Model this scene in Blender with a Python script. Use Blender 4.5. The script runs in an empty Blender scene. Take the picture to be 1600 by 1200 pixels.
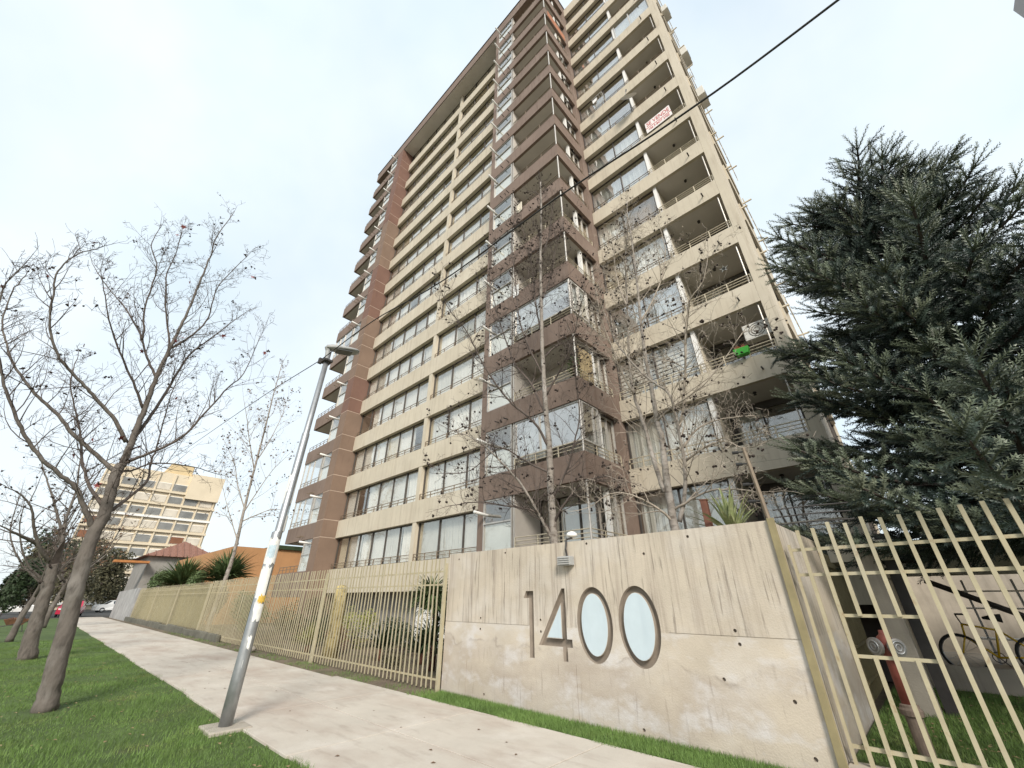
import bpy, math, random
import numpy as np
from mathutils import Vector, Matrix
random.seed(7); RNG = np.random.default_rng(7)
R = math.radians
SC = bpy.context.scene; COL = SC.collection

# ---------------------------------------------------------------- camera, sky, sun, exposure
cam = bpy.data.cameras.new('camera'); camo = bpy.data.objects.new('camera', cam); COL.objects.link(camo)
camo.location = (0, 0, 1.6); camo.rotation_euler = (R(90 + 28.43), 0, R(43.38))
cam.sensor_fit = 'HORIZONTAL'; cam.sensor_width = 36.0; cam.lens = 36.0 * 621.2 / 1600.0
cam.clip_start = 0.05; cam.clip_end = 3000
SC.camera = camo
SUN_EL, SUN_AZ = 34.0, 131.0          # azimuth clockwise from +Y
w = bpy.data.worlds.new('World'); SC.world = w; w.use_nodes = True
nt = w.node_tree; nt.nodes.clear()
out = nt.nodes.new('ShaderNodeOutputWorld'); bg = nt.nodes.new('ShaderNodeBackground')
sky = nt.nodes.new('ShaderNodeTexSky'); sky.sky_type = 'NISHITA'; sky.sun_disc = False
sky.sun_elevation = R(SUN_EL); sky.sun_rotation = R(SUN_AZ); sky.air_density = 1.2; sky.dust_density = 3.0; sky.ozone_density = 1.0
veil = nt.nodes.new('ShaderNodeMix'); veil.data_type = 'RGBA'          # thin high cloud over the blue
tc = nt.nodes.new('ShaderNodeTexCoord'); nz = nt.nodes.new('ShaderNodeTexNoise')
nz.inputs['Scale'].default_value = 1.7; nz.inputs['Detail'].default_value = 4; nz.inputs['Roughness'].default_value = .55
mr = nt.nodes.new('ShaderNodeMapRange'); mr.inputs[1].default_value = .3; mr.inputs[2].default_value = .7
mr.inputs[3].default_value = .74; mr.inputs[4].default_value = .9
cl = nt.nodes.new('ShaderNodeMix'); cl.data_type = 'RGBA'; cl.inputs['A'].default_value = (6.2, 7.15, 7.75, 1); cl.inputs['B'].default_value = (7.2, 7.8, 8.15, 1)
nz2 = nt.nodes.new('ShaderNodeTexNoise'); nz2.inputs['Scale'].default_value = 2.6; nz2.inputs['Detail'].default_value = 5
mr2 = nt.nodes.new('ShaderNodeMapRange'); mr2.inputs[1].default_value = .38; mr2.inputs[2].default_value = .62
nt.links.new(nz2.outputs['Fac'], mr2.inputs['Value']); nt.links.new(mr2.outputs[0], cl.inputs['Factor']); nt.links.new(cl.outputs['Result'], veil.inputs['B'])
nt.links.new(tc.outputs['Generated'], nz.inputs['Vector']); nt.links.new(tc.outputs['Generated'], nz2.inputs['Vector']); nt.links.new(nz.outputs['Fac'], mr.inputs['Value'])
nt.links.new(mr.outputs[0], veil.inputs['Factor']); nt.links.new(sky.outputs[0], veil.inputs['A'])
nt.links.new(veil.outputs['Result'], bg.inputs['Color']); bg.inputs['Strength'].default_value = 0.1
nt.links.new(bg.outputs[0], out.inputs[0])
sl = bpy.data.lights.new('sun', 'SUN'); sl.energy = 2.6; sl.angle = R(16); sl.color = (1.0, .93, .83)
so = bpy.data.objects.new('sun', sl); COL.objects.link(so)
so.rotation_euler = (R(90 - SUN_EL), 0, R(180 - SUN_AZ)); so.location = (20, -20, 40)
SC.view_settings.view_transform = 'Standard'; SC.view_settings.look = 'None'
SC.view_settings.gamma = 1; SC.view_settings.exposure = 0.62; SC.view_settings.use_curve_mapping = False

# ---------------------------------------------------------------- helpers
class MB:
    def __init__(s): s.v = []; s.f = []
    def box(s, x0, x1, y0, y1, z0, z1):
        n = len(s.v)
        s.v += [(x0,y0,z0),(x1,y0,z0),(x1,y1,z0),(x0,y1,z0),(x0,y0,z1),(x1,y0,z1),(x1,y1,z1),(x0,y1,z1)]
        s.f += [tuple(n+i for i in q) for q in ((0,3,2,1),(4,5,6,7),(0,1,5,4),(1,2,6,5),(2,3,7,6),(3,0,4,7))]
        return s
    def quad(s, a, b, c, d):
        n = len(s.v); s.v += [tuple(a),tuple(b),tuple(c),tuple(d)]; s.f.append((n,n+1,n+2,n+3)); return s
    def tri(s, a, b, c):
        n = len(s.v); s.v += [tuple(a),tuple(b),tuple(c)]; s.f.append((n,n+1,n+2)); return s
    def tube(s, pts, rad, sides=8, cap=True):
        pts = [Vector(p) for p in pts]; n = len(pts)
        if not hasattr(rad, '__len__'): rad = [rad]*n
        ref = None; base = len(s.v)
        for i, p in enumerate(pts):
            t = (pts[min(i+1,n-1)] - pts[max(i-1,0)])
            if t.length < 1e-9: t = Vector((0,0,1))
            t.normalize()
            if ref is None:
                ref = t.cross(Vector((0,0,1)) if abs(t.z) < .9 else Vector((1,0,0)))
            ref = ref - t*ref.dot(t)
            if ref.length < 1e-6: ref = t.orthogonal()
            ref.normalize(); b = t.cross(ref)
            for k in range(sides):
                a = 2*math.pi*k/sides
                s.v.append(tuple(p + (ref*math.cos(a) + b*math.sin(a))*rad[i]))
        for i in range(n-1):
            for k in range(sides):
                k2 = (k+1) % sides; o = base+i*sides
                s.f.append((o+k, o+k2, o+sides+k2, o+sides+k))
        if cap:
            s.f.append(tuple(base+sides-1-k for k in range(sides)))
            s.f.append(tuple(base+(n-1)*sides+k for k in range(sides)))
        return s
    def cyl(s, a, b, r, sides=10, r2=None): return s.tube([a, b], [r, r if r2 is None else r2], sides)
    def torus(s, c, axis, R0, r, n=24, m=6):
        c = Vector(c); ax = Vector(axis).normalized(); u = ax.orthogonal().normalized(); v = ax.cross(u); b = len(s.v)
        for i in range(n):
            a = 2*math.pi*i/n; d = u*math.cos(a)+v*math.sin(a)
            for j in range(m):
                e = 2*math.pi*j/m; s.v.append(tuple(c + d*(R0+r*math.cos(e)) + ax*(r*math.sin(e))))
        for i in range(n):
            for j in range(m):
                s.f.append((b+i*m+j, b+((i+1)%n)*m+j, b+((i+1)%n)*m+(j+1)%m, b+i*m+(j+1)%m))
        return s
    def lathe(s, c, prof, sides=14):
        c = Vector(c); b = len(s.v)
        for r, z in prof:
            for k in range(sides):
                a = 2*math.pi*k/sides; s.v.append((c.x+r*math.cos(a), c.y+r*math.sin(a), c.z+z))
        for i in range(len(prof)-1):
            for k in range(sides):
                k2 = (k+1)%sides; s.f.append((b+i*sides+k, b+i*sides+k2, b+(i+1)*sides+k2, b+(i+1)*sides+k))
        s.f.append(tuple(b+sides-1-k for k in range(sides))); s.f.append(tuple(b+(len(prof)-1)*sides+k for k in range(sides)))
        return s
    def prism(s, poly, y0, y1):        # poly in (x,z), counter-clockwise seen from -Y
        n = len(poly); b = len(s.v)
        s.v += [(x,y0,z) for x,z in poly] + [(x,y1,z) for x,z in poly]
        s.f.append(tuple(b+i for i in range(n))); s.f.append(tuple(b+n+n-1-i for i in range(n)))
        for i in range(n):
            j = (i+1)%n; s.f.append((b+j, b+i, b+n+i, b+n+j))
        return s
    def mesh(s, name, m, smooth=False):
        me = bpy.data.meshes.new(name); me.from_pydata(s.v, [], s.f); me.materials.append(m)
        if smooth: me.polygons.foreach_set('use_smooth', [True]*len(me.polygons))
        me.update(); return me
    def build(s, name, m, parent=None, smooth=False, bevel=0):
        return link(name, s.mesh(name, m, smooth), parent, bevel=bevel)

def wloc(o):
    v = Vector((0,0,0))
    while o: v += o.location; o = o.parent
    return v
def link(name, me, parent=None, loc=(0,0,0), rot=None, scale=None, bevel=0):
    """loc is a world position; parts are children of unrotated things"""
    o = bpy.data.objects.new(name, me); COL.objects.link(o)
    o.location = Vector(loc) - (wloc(parent) if parent else Vector((0,0,0)))
    if parent: o.parent = parent
    if rot: o.rotation_euler = rot
    if scale: o.scale = scale
    if bevel:
        b = o.modifiers.new('bevel', 'BEVEL'); b.width = bevel; b.segments = 2; b.limit_method = 'ANGLE'
    return o
def tag(o, label=None, cat=None, group=None, kind=None):
    if label: o['label'] = label
    if cat: o['category'] = cat
    if group: o['group'] = group
    if kind: o['kind'] = kind
    return o
def thing(name, loc, label, cat, group=None):
    o = bpy.data.objects.new(name, None); COL.objects.link(o); o.location = loc; o.empty_display_size = .2
    return tag(o, label, cat, group)
def tri_mesh(name, V, F, m, smooth=False):
    V = np.ascontiguousarray(V, np.float32); F = np.ascontiguousarray(F, np.int32)
    me = bpy.data.meshes.new(name); me.vertices.add(len(V)); me.vertices.foreach_set('co', V.ravel())
    k = F.shape[1]; me.loops.add(F.size); me.loops.foreach_set('vertex_index', F.ravel())
    me.polygons.add(len(F)); me.polygons.foreach_set('loop_start', np.arange(0, F.size, k, dtype=np.int32))
    me.polygons.foreach_set('loop_total', np.full(len(F), k, np.int32))
    if smooth: me.polygons.foreach_set('use_smooth', np.ones(len(F), bool))
    me.materials.append(m); me.update(calc_edges=True); return me
def scatter(T, F, mats, pos):
    """copies of a template: T (n,3), F (m,k), mats (N,3,3), pos (N,3)"""
    N, n = len(pos), len(T)
    V = np.einsum('nij,kj->nki', mats, T) + pos[:,None,:]
    return V.reshape(-1,3), (F[None] + (np.arange(N)*n)[:,None,None]).reshape(-1, F.shape[1])

# ---------------------------------------------------------------- materials
def mat(name, col, rough=.8, var=.12, scale=3., stretch=(1,1,1), bump=0., bscale=40., col2=None, metal=0., spec=.3, streak=0., grime=None):
    m = bpy.data.materials.new(name); m.use_nodes = True; t = m.node_tree; b = t.nodes['Principled BSDF']
    b.inputs['Roughness'].default_value = rough; b.inputs['Metallic'].default_value = metal
    b.inputs['Specular IOR Level'].default_value = spec
    g = t.nodes.new('ShaderNodeNewGeometry'); mp = t.nodes.new('ShaderNodeMapping'); mp.inputs['Scale'].default_value = stretch
    t.links.new(g.outputs['Position'], mp.inputs['Vector'])
    n1 = t.nodes.new('ShaderNodeTexNoise'); n1.inputs['Scale'].default_value = scale; n1.inputs['Detail'].default_value = 6; n1.inputs['Roughness'].default_value = .62
    t.links.new(mp.outputs[0], n1.inputs['Vector'])
    r = t.nodes.new('ShaderNodeMapRange'); r.inputs[1].default_value = .3; r.inputs[2].default_value = .7
    t.links.new(n1.outputs['Fac'], r.inputs['Value'])
    mx = t.nodes.new('ShaderNodeMix'); mx.data_type = 'RGBA'
    c2 = col2 if col2 else tuple(min(1, c*(1+var)) for c in col)
    c1 = col if col2 else tuple(c*(1-var) for c in col)
    mx.inputs['A'].default_value = (*c1, 1); mx.inputs['B'].default_value = (*c2, 1)
    t.links.new(r.outputs[0], mx.inputs['Factor']); last = mx.outputs['Result']
    def layer(last, color, sc, lo, hi, amount, st):
        mp2 = t.nodes.new('ShaderNodeMapping'); mp2.inputs['Scale'].default_value = st
        t.links.new(g.outputs['Position'], mp2.inputs['Vector'])
        n2 = t.nodes.new('ShaderNodeTexNoise'); n2.inputs['Scale'].default_value = sc; n2.inputs['Detail'].default_value = 5; n2.inputs['Roughness'].default_value = .6
        t.links.new(mp2.outputs[0], n2.inputs['Vector'])
        r2 = t.nodes.new('ShaderNodeMapRange'); r2.inputs[1].default_value = lo; r2.inputs[2].default_value = hi; r2.inputs[4].default_value = amount
        t.links.new(n2.outputs['Fac'], r2.inputs['Value'])
        m2 = t.nodes.new('ShaderNodeMix'); m2.data_type = 'RGBA'; m2.inputs['B'].default_value = (*color, 1)
        t.links.new(r2.outputs[0], m2.inputs['Factor']); t.links.new(last, m2.inputs['A'])
        return m2.outputs['Result']
    if grime:
        for (color, sc, lo, hi, amount, st) in grime: last = layer(last, color, sc, lo, hi, amount, st)
    t.links.new(last, b.inputs['Base Color'])
    if bump:
        n3 = t.nodes.new('ShaderNodeTexNoise'); n3.inputs['Scale'].default_value = bscale; n3.inputs['Detail'].default_value = 4
        t.links.new(mp.outputs[0], n3.inputs['Vector'])
        bp = t.nodes.new('ShaderNodeBump'); bp.inputs['Strength'].default_value = bump; bp.inputs['Distance'].default_value = .02
        t.links.new(n3.outputs['Fac'], bp.inputs['Height']); t.links.new(bp.outputs[0], b.inputs['Normal'])
    return m
def glass_mat(name, tint=(.95,.95,.93), base=.1):
    m = bpy.data.materials.new(name); m.use_nodes = True; t = m.node_tree; t.nodes.clear()
    o = t.nodes.new('ShaderNodeOutputMaterial'); mix = t.nodes.new('ShaderNodeMixShader')
    tr = t.nodes.new('ShaderNodeBsdfTransparent'); tr.inputs[0].default_value = (*tint, 1)
    gl = t.nodes.new('ShaderNodeBsdfGlossy'); gl.inputs['Roughness'].default_value = .03; gl.inputs['Color'].default_value = (1,.975,.94,1)
    fr = t.nodes.new('ShaderNodeFresnel'); fi = t.nodes.new('ShaderNodeMapRange'); fi.inputs[3].default_value = 1.6; fi.inputs[4].default_value = 1/1.6
    nn = t.nodes.new('ShaderNodeTexNoise'); nn.inputs['Scale'].default_value = 1.3
    g = t.nodes.new('ShaderNodeNewGeometry'); t.links.new(g.outputs['Position'], nn.inputs['Vector'])
    t.links.new(g.outputs['Backfacing'], fi.inputs['Value']); t.links.new(fi.outputs[0], fr.inputs[0])
    bp = t.nodes.new('ShaderNodeBump'); bp.inputs['Strength'].default_value = .12; bp.inputs['Distance'].default_value = .05
    t.links.new(nn.outputs['Fac'], bp.inputs['Height']); t.links.new(bp.outputs[0], gl.inputs['Normal'])
    ad = t.nodes.new('ShaderNodeMath'); ad.operation = 'ADD'; ad.use_clamp = True; ad.inputs[1].default_value = base
    t.links.new(fr.outputs[0], ad.inputs[0]); t.links.new(ad.outputs[0], mix.inputs[0])
    t.links.new(tr.outputs[0], mix.inputs[1]); t.links.new(gl.outputs[0], mix.inputs[2]); t.links.new(mix.outputs[0], o.inputs[0])
    return m
DRIP = (14, 14, .55)
M = dict(
    grassg=mat('grass_soil', (.070,.105,.032), .95, .3, 1.2, bump=.6, bscale=60, grime=[((.10,.085,.05), .9, .6, .75, .6, (1,1,1))]),
    blade=mat('grass_blade', (.12,.195,.05), .6, .35, 1.1, grime=[((.26,.27,.09), .9, .54, .72, .45, (1,1,1)), ((.07,.13,.03), 25, .5, .7, .5, (1,1,1))]),
    earth=mat('earth', (.16,.125,.09), .95, .3, 2.2, bump=.6, bscale=35, grime=[((.08,.09,.04), 1.5, .5, .7, .7, (1,1,1))]),
    walk=mat('walk_concrete', (.50,.455,.395), .88, .08, 1.1, bump=.15, bscale=70, grime=[((.37,.295,.245), .5, .46, .66, .7, (1,2.0,1)), ((.29,.235,.195), 2.2, .55, .72, .45, (.6,2.2,1)), ((.60,.56,.51), 1.4, .55, .72, .5, (1,1,1)), ((.33,.28,.24), 90, .56, .72, .45, (1,1,1)), ((.16,.13,.11), 14, .70, .76, .6, (1,1,1))]),
    conc=mat('grey_concrete', (.40,.36,.305), .9, .15, 1.5, bump=.25, bscale=50, grime=[((.16,.14,.12), 1.0, .52, .75, .6, (5,5,.5))]),
    greywall=mat('grey_wall', (.34,.335,.33), .85, .2, 1.4, grime=[((.12,.12,.13), .8, .5, .72, .7, (4,4,.7))]),
    beige=mat('beige_render', (.52,.465,.37), .85, .07, .9, bump=.1, bscale=60, grime=[((.60,.545,.45), .5, .5, .7, .6, (1,1,1)), ((.38,.32,.245), 1.2, .50, .70, .55, (5,5,.4)), ((.27,.225,.17), 2.6, .60, .72, .45, (6,6,.35))]),
    brown=mat('brown_render', (.198,.146,.118), .85, .1, .9, bump=.1, bscale=60, grime=[((.25,.19,.158), .5, .48, .7, .6, (1,1,1)), ((.14,.096,.074), 1.4, .52, .70, .7, (4,4,.45))]),
    brownred=mat('brown_red_render', (.180,.104,.080), .85, .1, .9, bump=.1, bscale=60, grime=[((.125,.072,.060), 1.4, .56, .76, .5, (4,4,.45))]),
    brownpil=mat('brown_cladding', (.205,.142,.105), .82, .1, .8, bump=.1, bscale=60, grime=[((.15,.097,.075), 1.4, .54, .76, .5, (3,3,.6))]),
    joint=mat('joint', (.46,.36,.29), .9), soffit=mat('soffit', (.56,.53,.50), .9, .08, .8),
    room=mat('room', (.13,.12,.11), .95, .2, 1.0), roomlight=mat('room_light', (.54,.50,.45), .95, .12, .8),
    white=mat('white_paint', (.76,.75,.72), .6, .05, 2), cream=mat('cream_wall', (.60,.545,.44), .85, .1, .8, grime=[((.40,.34,.25), 1.0, .5, .75, .4, (3,3,.6))]),
    frame=mat('dark_frame', (.085,.075,.068), .5, .15, 4, metal=.3), framel=mat('alu_frame', (.50,.48,.45), .45, .08, 4, metal=.4),
    rail=mat('rail', (.20,.155,.11), .55, .2, 6), raill=mat('cream_rail', (.50,.44,.33), .6, .12, 5),
    curt_w=mat('curtain_white', (.80,.79,.77), .9, .05, 2), curt_g=mat('curtain_grey', (.60,.60,.58), .9, .08, 2),
    curt_c=mat('curtain_cream', (.66,.60,.49), .9, .08, 2), curt_d=mat('curtain_olive', (.30,.28,.20), .9, .15, 2), curt_b=mat('curtain_brown', (.36,.27,.20), .9, .15, 2),
    frost=mat('frosted_panel', (.76,.77,.75), .35, .05, 1.5, spec=.5),
    glass=glass_mat('glass', base=.10), glassb=glass_mat('glass_bright', (.90,.92,.92), .27),
    fence=mat('fence_paint', (.40,.355,.24), .5, .1, 5, grime=[((.47,.43,.33), 1.5, .5, .7, .6, (1,1,1)), ((.26,.17,.09), 11, .60, .72, .7, (1,1,.6))]),
    olive=mat('olive_post', (.25,.21,.115), .55, .15, 5), cloth=mat('shade_cloth', (.225,.20,.105), .95, .2, .5, stretch=(1,1,.3), grime=[((.30,.27,.18), .35, .5, .7, .7, (1,1,.4))]),
    steel=mat('galvanised', (.37,.38,.39), .45, .14, 7, metal=.75, grime=[((.25,.25,.26), 3, .55, .75, .6, (1,1,.35))]), dsteel=mat('dark_steel', (.055,.05,.048), .6, .2, 5),
    lampgrey=mat('lamp_grey', (.33,.335,.33), .5, .1, 5), lampglass=mat('lamp_lens', (.10,.10,.10), .25, .1, 5, spec=.6),
    paper=mat('torn_paper', (.74,.73,.70), .9, .12, 12), paperb=mat('blue_paper', (.42,.52,.58), .9, .15, 14), papery=mat('yellow_paper', (.62,.40,.07), .9, .1, 14),
    red=mat('hydrant_red', (.23,.07,.055), .55, .25, 9, grime=[((.22,.10,.07), 14, .55, .7, .6, (1,1,1))]), rust=mat('rust_pipe', (.14,.062,.042), .85, .25, 8), iron=mat('cast_iron', (.30,.29,.28), .5, .2, 12, metal=.6),
    hydbase=mat('hydrant_base', (.20,.155,.125), .85, .25, 9),
    inlay=mat('pale_inlay', (.50,.58,.62), .42, .06, 2.2, spec=.5, grime=[((.42,.50,.55), 1.3, .5, .75, .5, (5,5,.7))]),
    groove=mat('groove', (.22,.185,.15), .9, .15, 6),
    bark=mat('grey_bark', (.135,.117,.102), .92, .4, 7, stretch=(1,1,.35), bump=.8, bscale=18, grime=[((.24,.22,.20), 3, .53, .68, .6, (1,1,.5)), ((.035,.030,.026), 7, .53, .68, .7, (1,1,.35))]),
    barkl=mat('pale_bark', (.27,.24,.21), .9, .25, 5, stretch=(1,1,1.6), bump=.6, bscale=20, grime=[((.10,.08,.065), 7, .52, .64, .8, (1,1,1.6)), ((.46,.43,.40), 2.5, .5, .7, .6, (1,1,1))]),
    twig=mat('twig', (.105,.085,.075), .9, .3, 4), twigl=mat('pale_twig', (.33,.285,.235), .9, .3, 4), ball=mat('seed_ball', (.035,.026,.022), .95, .3, 9),
    redleaf=mat('red_leaf', (.20,.045,.04), .8, .3, 8), brownleaf=mat('brown_leaf', (.16,.095,.055), .85, .3, 6), dryleaf=mat('dry_leaf', (.28,.21,.11), .9, .3, 6),
    arau=mat('conifer_leaf', (.034,.053,.043), .5, .35, .9, spec=.5, grime=[((.065,.09,.058), .8, .48, .66, .6, (1,1,1)), ((.015,.022,.018), 2.2, .52, .7, .5, (1,1,1))]),
    araut=mat('conifer_shoot', (.12,.145,.095), .5, .3, 1.2, spec=.5, grime=[((.20,.21,.14), .9, .5, .68, .6, (1,1,1))]),
    araub=mat('conifer_bark', (.05,.04,.034), .95, .3, 5, bump=.6, bscale=20),
    leafd=mat('dark_leaf', (.030,.048,.020), .6, .35, 2), leafm=mat('mid_leaf', (.085,.125,.048), .6, .3, 2, grime=[((.18,.18,.07), 3, .55, .7, .5, (1,1,1))]),
    leafy=mat('yellow_green_leaf', (.25,.26,.07), .6, .25, 3), leafp=mat('agave_leaf', (.20,.23,.10), .55, .3, 4, grime=[((.40,.40,.24), 9, .5, .65, .6, (1,1,1))]),
    flower=mat('pink_flower', (.34,.16,.13), .8, .3, 8), olivebush=mat('olive_bush', (.085,.080,.045), .8, .35, 1.6),
    orange=mat('orange_render', (.42,.225,.105), .85, .1, .7, grime=[((.36,.19,.10), 1, .5, .75, .5, (3,3,.6))]),
    tile=mat('roof_tile', (.22,.115,.085), .85, .25, 6), tilewood=mat('eave_wood', (.40,.17,.06), .8, .2, 4), housegrey=mat('house_grey', (.27,.26,.24), .9, .15, 1.5),
    bgcream=mat('far_cream', (.64,.55,.41), .9, .08, .3), bgyellow=mat('far_yellow', (.60,.47,.28), .9, .1, .3), bgwin=mat('far_window', (.20,.20,.19), .3, .4, .35, spec=.6), bgcur=mat('far_curtain', (.55,.50,.42), .8, .2, .4), bgbrown=mat('far_blind', (.22,.10,.055), .8, .2, .4),
    cable=mat('cable_black', (.035,.033,.032), .7), signw=mat('sign_white', (.78,.74,.72), .7, .04, 3), signr=mat('sign_red', (.55,.10,.10), .7, .1, 5),
    green=mat('planter_green', (.05,.34,.04), .5, .1, 6), plant=mat('balcony_plant', (.06,.09,.03), .7, .3, 8), terracotta=mat('terracotta', (.30,.10,.05), .8, .2, 8), bamboo=mat('bamboo_screen', (.36,.28,.16), .85, .3, 8),
    dish=mat('dish_grey', (.72,.71,.69), .5, .06, 4), acw=mat('ac_white', (.58,.57,.53), .55, .07, 4), orangecloth=mat('orange_cloth', (.38,.17,.10), .9, .2, 1.6),
    bike=mat('bike_yellow', (.62,.40,.02), .35, .05, 4, spec=.6), rubber=mat('rubber', (.03,.03,.03), .8), carred=mat('car_red', (.45,.02,.06), .25, .05, 2, spec=.6), carwhite=mat('car_white', (.75,.74,.72), .3, .04, 2, spec=.6), carglass=mat('car_glass', (.04,.05,.06), .1, .1, 2, spec=.8),
    barrow=mat('barrow_brown', (.17,.085,.05), .7, .3, 5), asphalt=mat('asphalt', (.060,.058,.056), .95, .2, 1.5), stone=mat('plinth_stone', (.13,.125,.10), .95, .3, 3, bump=.4, bscale=20), trunky=mat('lichen_trunk', (.46,.37,.17), .9, .3, 5, bump=.6, bscale=14, grime=[((.10,.075,.04), 6, .5, .65, .8, (1,1,1))]),
    wallgrey=mat('tower_grey', (.40,.385,.38), .85, .08, .4),
)
def wall_mat():
    # two pours: board-marked upper lift with drip streaks, blotchy lower lift with a pale efflorescence line
    m = mat('raw_concrete', (.485,.425,.345), .88, .12, 1.1, bump=.22, bscale=55, grime=[((.56,.52,.47), .8, .44, .64, .7, (1,1,1.5)), ((.25,.19,.15), 38, .62, .74, .4, (1,1,1))])
    t = m.node_tree; b = t.nodes['Principled BSDF']; last = b.inputs['Base Color'].links[0].from_socket
    g = t.nodes.new('ShaderNodeNewGeometry'); sx = t.nodes.new('ShaderNodeSeparateXYZ'); t.links.new(g.outputs['Position'], sx.inputs[0])
    wob = t.nodes.new('ShaderNodeTexNoise'); wob.inputs['Scale'].default_value = 1.6; wob.inputs['Detail'].default_value = 5; t.links.new(g.outputs['Position'], wob.inputs['Vector'])
    zz = t.nodes.new('ShaderNodeMath'); zz.operation = 'MULTIPLY_ADD'; zz.inputs[1].default_value = .9; t.links.new(wob.outputs['Fac'], zz.inputs[0]); t.links.new(sx.outputs['Z'], zz.inputs[2])
    def rng(src, a, b_):
        n = t.nodes.new('ShaderNodeMapRange'); n.inputs[1].default_value = a; n.inputs[2].default_value = b_; t.links.new(src, n.inputs['Value']); return n.outputs[0]
    def mul(a, b_):
        n = t.nodes.new('ShaderNodeMath'); n.operation = 'MULTIPLY'; t.links.new(a, n.inputs[0])
        if isinstance(b_, float): n.inputs[1].default_value = b_
        else: t.links.new(b_, n.inputs[1])
        return n.outputs[0]
    def noise(sc, st, lo, hi):
        mp = t.nodes.new('ShaderNodeMapping'); mp.inputs['Scale'].default_value = st; t.links.new(g.outputs['Position'], mp.inputs['Vector'])
        n = t.nodes.new('ShaderNodeTexNoise'); n.inputs['Scale'].default_value = sc; n.inputs['Detail'].default_value = 6; n.inputs['Roughness'].default_value = .62
        t.links.new(mp.outputs[0], n.inputs['Vector']); return rng(n.outputs['Fac'], lo, hi)
    def over(last, fac, col):
        n = t.nodes.new('ShaderNodeMix'); n.data_type = 'RGBA'; n.inputs['B'].default_value = (*col, 1); t.links.new(fac, n.inputs['Factor']); t.links.new(last, n.inputs['A']); return n.outputs['Result']
    up = rng(sx.outputs['Z'], 1.19, 1.21); lowm = rng(sx.outputs['Z'], 1.21, 1.19); low2 = rng(zz.outputs[0], 1.42, 1.2)
    last = over(last, mul(mul(up, noise(1.2, (13,13,.42), .49, .66)), .52), (.28,.23,.19))
    last = over(last, mul(mul(up, noise(2.3, (9,9,.5), .57, .66)), .6), (.15,.125,.105))
    last = over(last, mul(mul(low2, noise(.75, (1,1,1.4), .36, .62)), .72), (.33,.275,.23))
    last = over(last, mul(mul(lowm, noise(1.5, (1,1,1.6), .50, .64)), .7), (.58,.56,.55))
    last = over(last, mul(mul(low2, noise(3.5, (5,5,.5), .58, .7)), .45), (.22,.175,.14))
    line = mul(rng(zz.outputs[0], 1.36, 1.33), rng(zz.outputs[0], 1.27, 1.33))
    last = over(last, mul(mul(line, noise(2.5, (1,1,1), .45, .6)), .5), (.24,.20,.17))
    t.links.new(last, b.inputs['Base Color']); return m
M['wall'] = wall_mat()

# ---------------------------------------------------------------- ground
g = MB().quad((-900,-500,-.03),(500,-500,-.03),(500,900,-.03),(-900,900,-.03)).build('ground', M['earth']); tag(g, kind='structure')
o = MB().box(-62, 14, -14, 2.62, -.2, 0.0).build('lawn', M['grassg']); tag(o, kind='structure')
o = MB().box(-160, -62.01, -30, 60, -.2, 0.004).build('side_road', M['asphalt']); tag(o, kind='structure')
walk = bpy.data.objects.new('sidewalk', None); COL.objects.link(walk); tag(walk, kind='structure')
x = 6.0; i = 0
while x > -62:
    L = 2.4; x0 = max(x-L, -61.9)
    jy = (-.02, .03, .0)[i % 3]
    ym = 3.98
    MB().box(x0+.009, x-.009, 2.6+jy, ym-.008, -.15, .028).build('paving_slab', M['walk'], walk, bevel=.005)
    MB().box(x0+.009, x-.009, ym+.008, 5.36+.12*(x > -9), -.15, .0285).build('paving_slab', M['walk'], walk, bevel=.005)
    x -= L; i += 1
o = MB().box(-50, -7.6, 5.36, 6.0, -.15, .012).build('soil_strip', M['earth']); tag(o, kind='structure')
o = MB().box(-7.6, 6, 5.48, 6.05, -.15, .014).build('verge', M['grassg']); tag(o, kind='structure')
o = MB().box(-50, -7.7, 6.0, 10.4, -.2, .01).build('garden_bed', M['earth']); tag(o, kind='structure')
o = MB().box(-1.2, 14, 6.42, 12.3, -.2, .12).build('inner_lawn', M['grassg']); tag(o, kind='structure')

def blades(name, X, Y, z, h, wd):
    n = len(X); a = RNG.uniform(0, 2*np.pi, n); hh = h*RNG.uniform(.4, 1.3, n); lean = RNG.uniform(.1,.75,n)*hh
    b = RNG.uniform(0, 2*np.pi, n); z = np.broadcast_to(z, X.shape)
    dx, dy = np.cos(a)*wd, np.sin(a)*wd
    V = np.empty((n,3,3)); V[:,0] = np.stack([X-dx,Y-dy,z],1); V[:,1] = np.stack([X+dx,Y+dy,z],1)
    V[:,2] = np.stack([X+np.cos(b)*lean, Y+np.sin(b)*lean, z+hh],1)
    o = link(name, tri_mesh(name, V.reshape(-1,3), np.arange(n*3).reshape(-1,3), M['blade']))
    return o
n = 300000
X = -5.0 - 24*RNG.random(n)**1.8; Y = RNG.uniform(-5.5, 2.66, n)
edge = 2.60 + .05*np.sin(X*3.1) + .05*np.sin(X*7.7+1) + .03*np.sin(X*17)
pat = np.sin(X*1.9+Y*.7)+np.sin(Y*2.7-X*.8+1)+np.sin(X*4.3+2)*np.sin(Y*3.9)*.8+RNG.normal(0,.5,n)
keep = (Y < edge) & (np.abs(Y/X) < .75) & ((pat > -1.35) | (RNG.random(n) < .35)) & (np.hypot(X+11.18,Y-.75) > .26+.25*RNG.random(n)); X, Y = X[keep], Y[keep]
tag(blades('lawn_grass', X, Y, 0.0, .042+.018*np.sin(X*2.2+np.sin(Y*3)), .0035), 'short mown green grass of the lawn beside the sidewalk', 'grass', kind='stuff')
n = 26000
X = RNG.uniform(-7.6, -.9, n); Y = 6.04 - .62*RNG.random(n)**1.35
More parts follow.
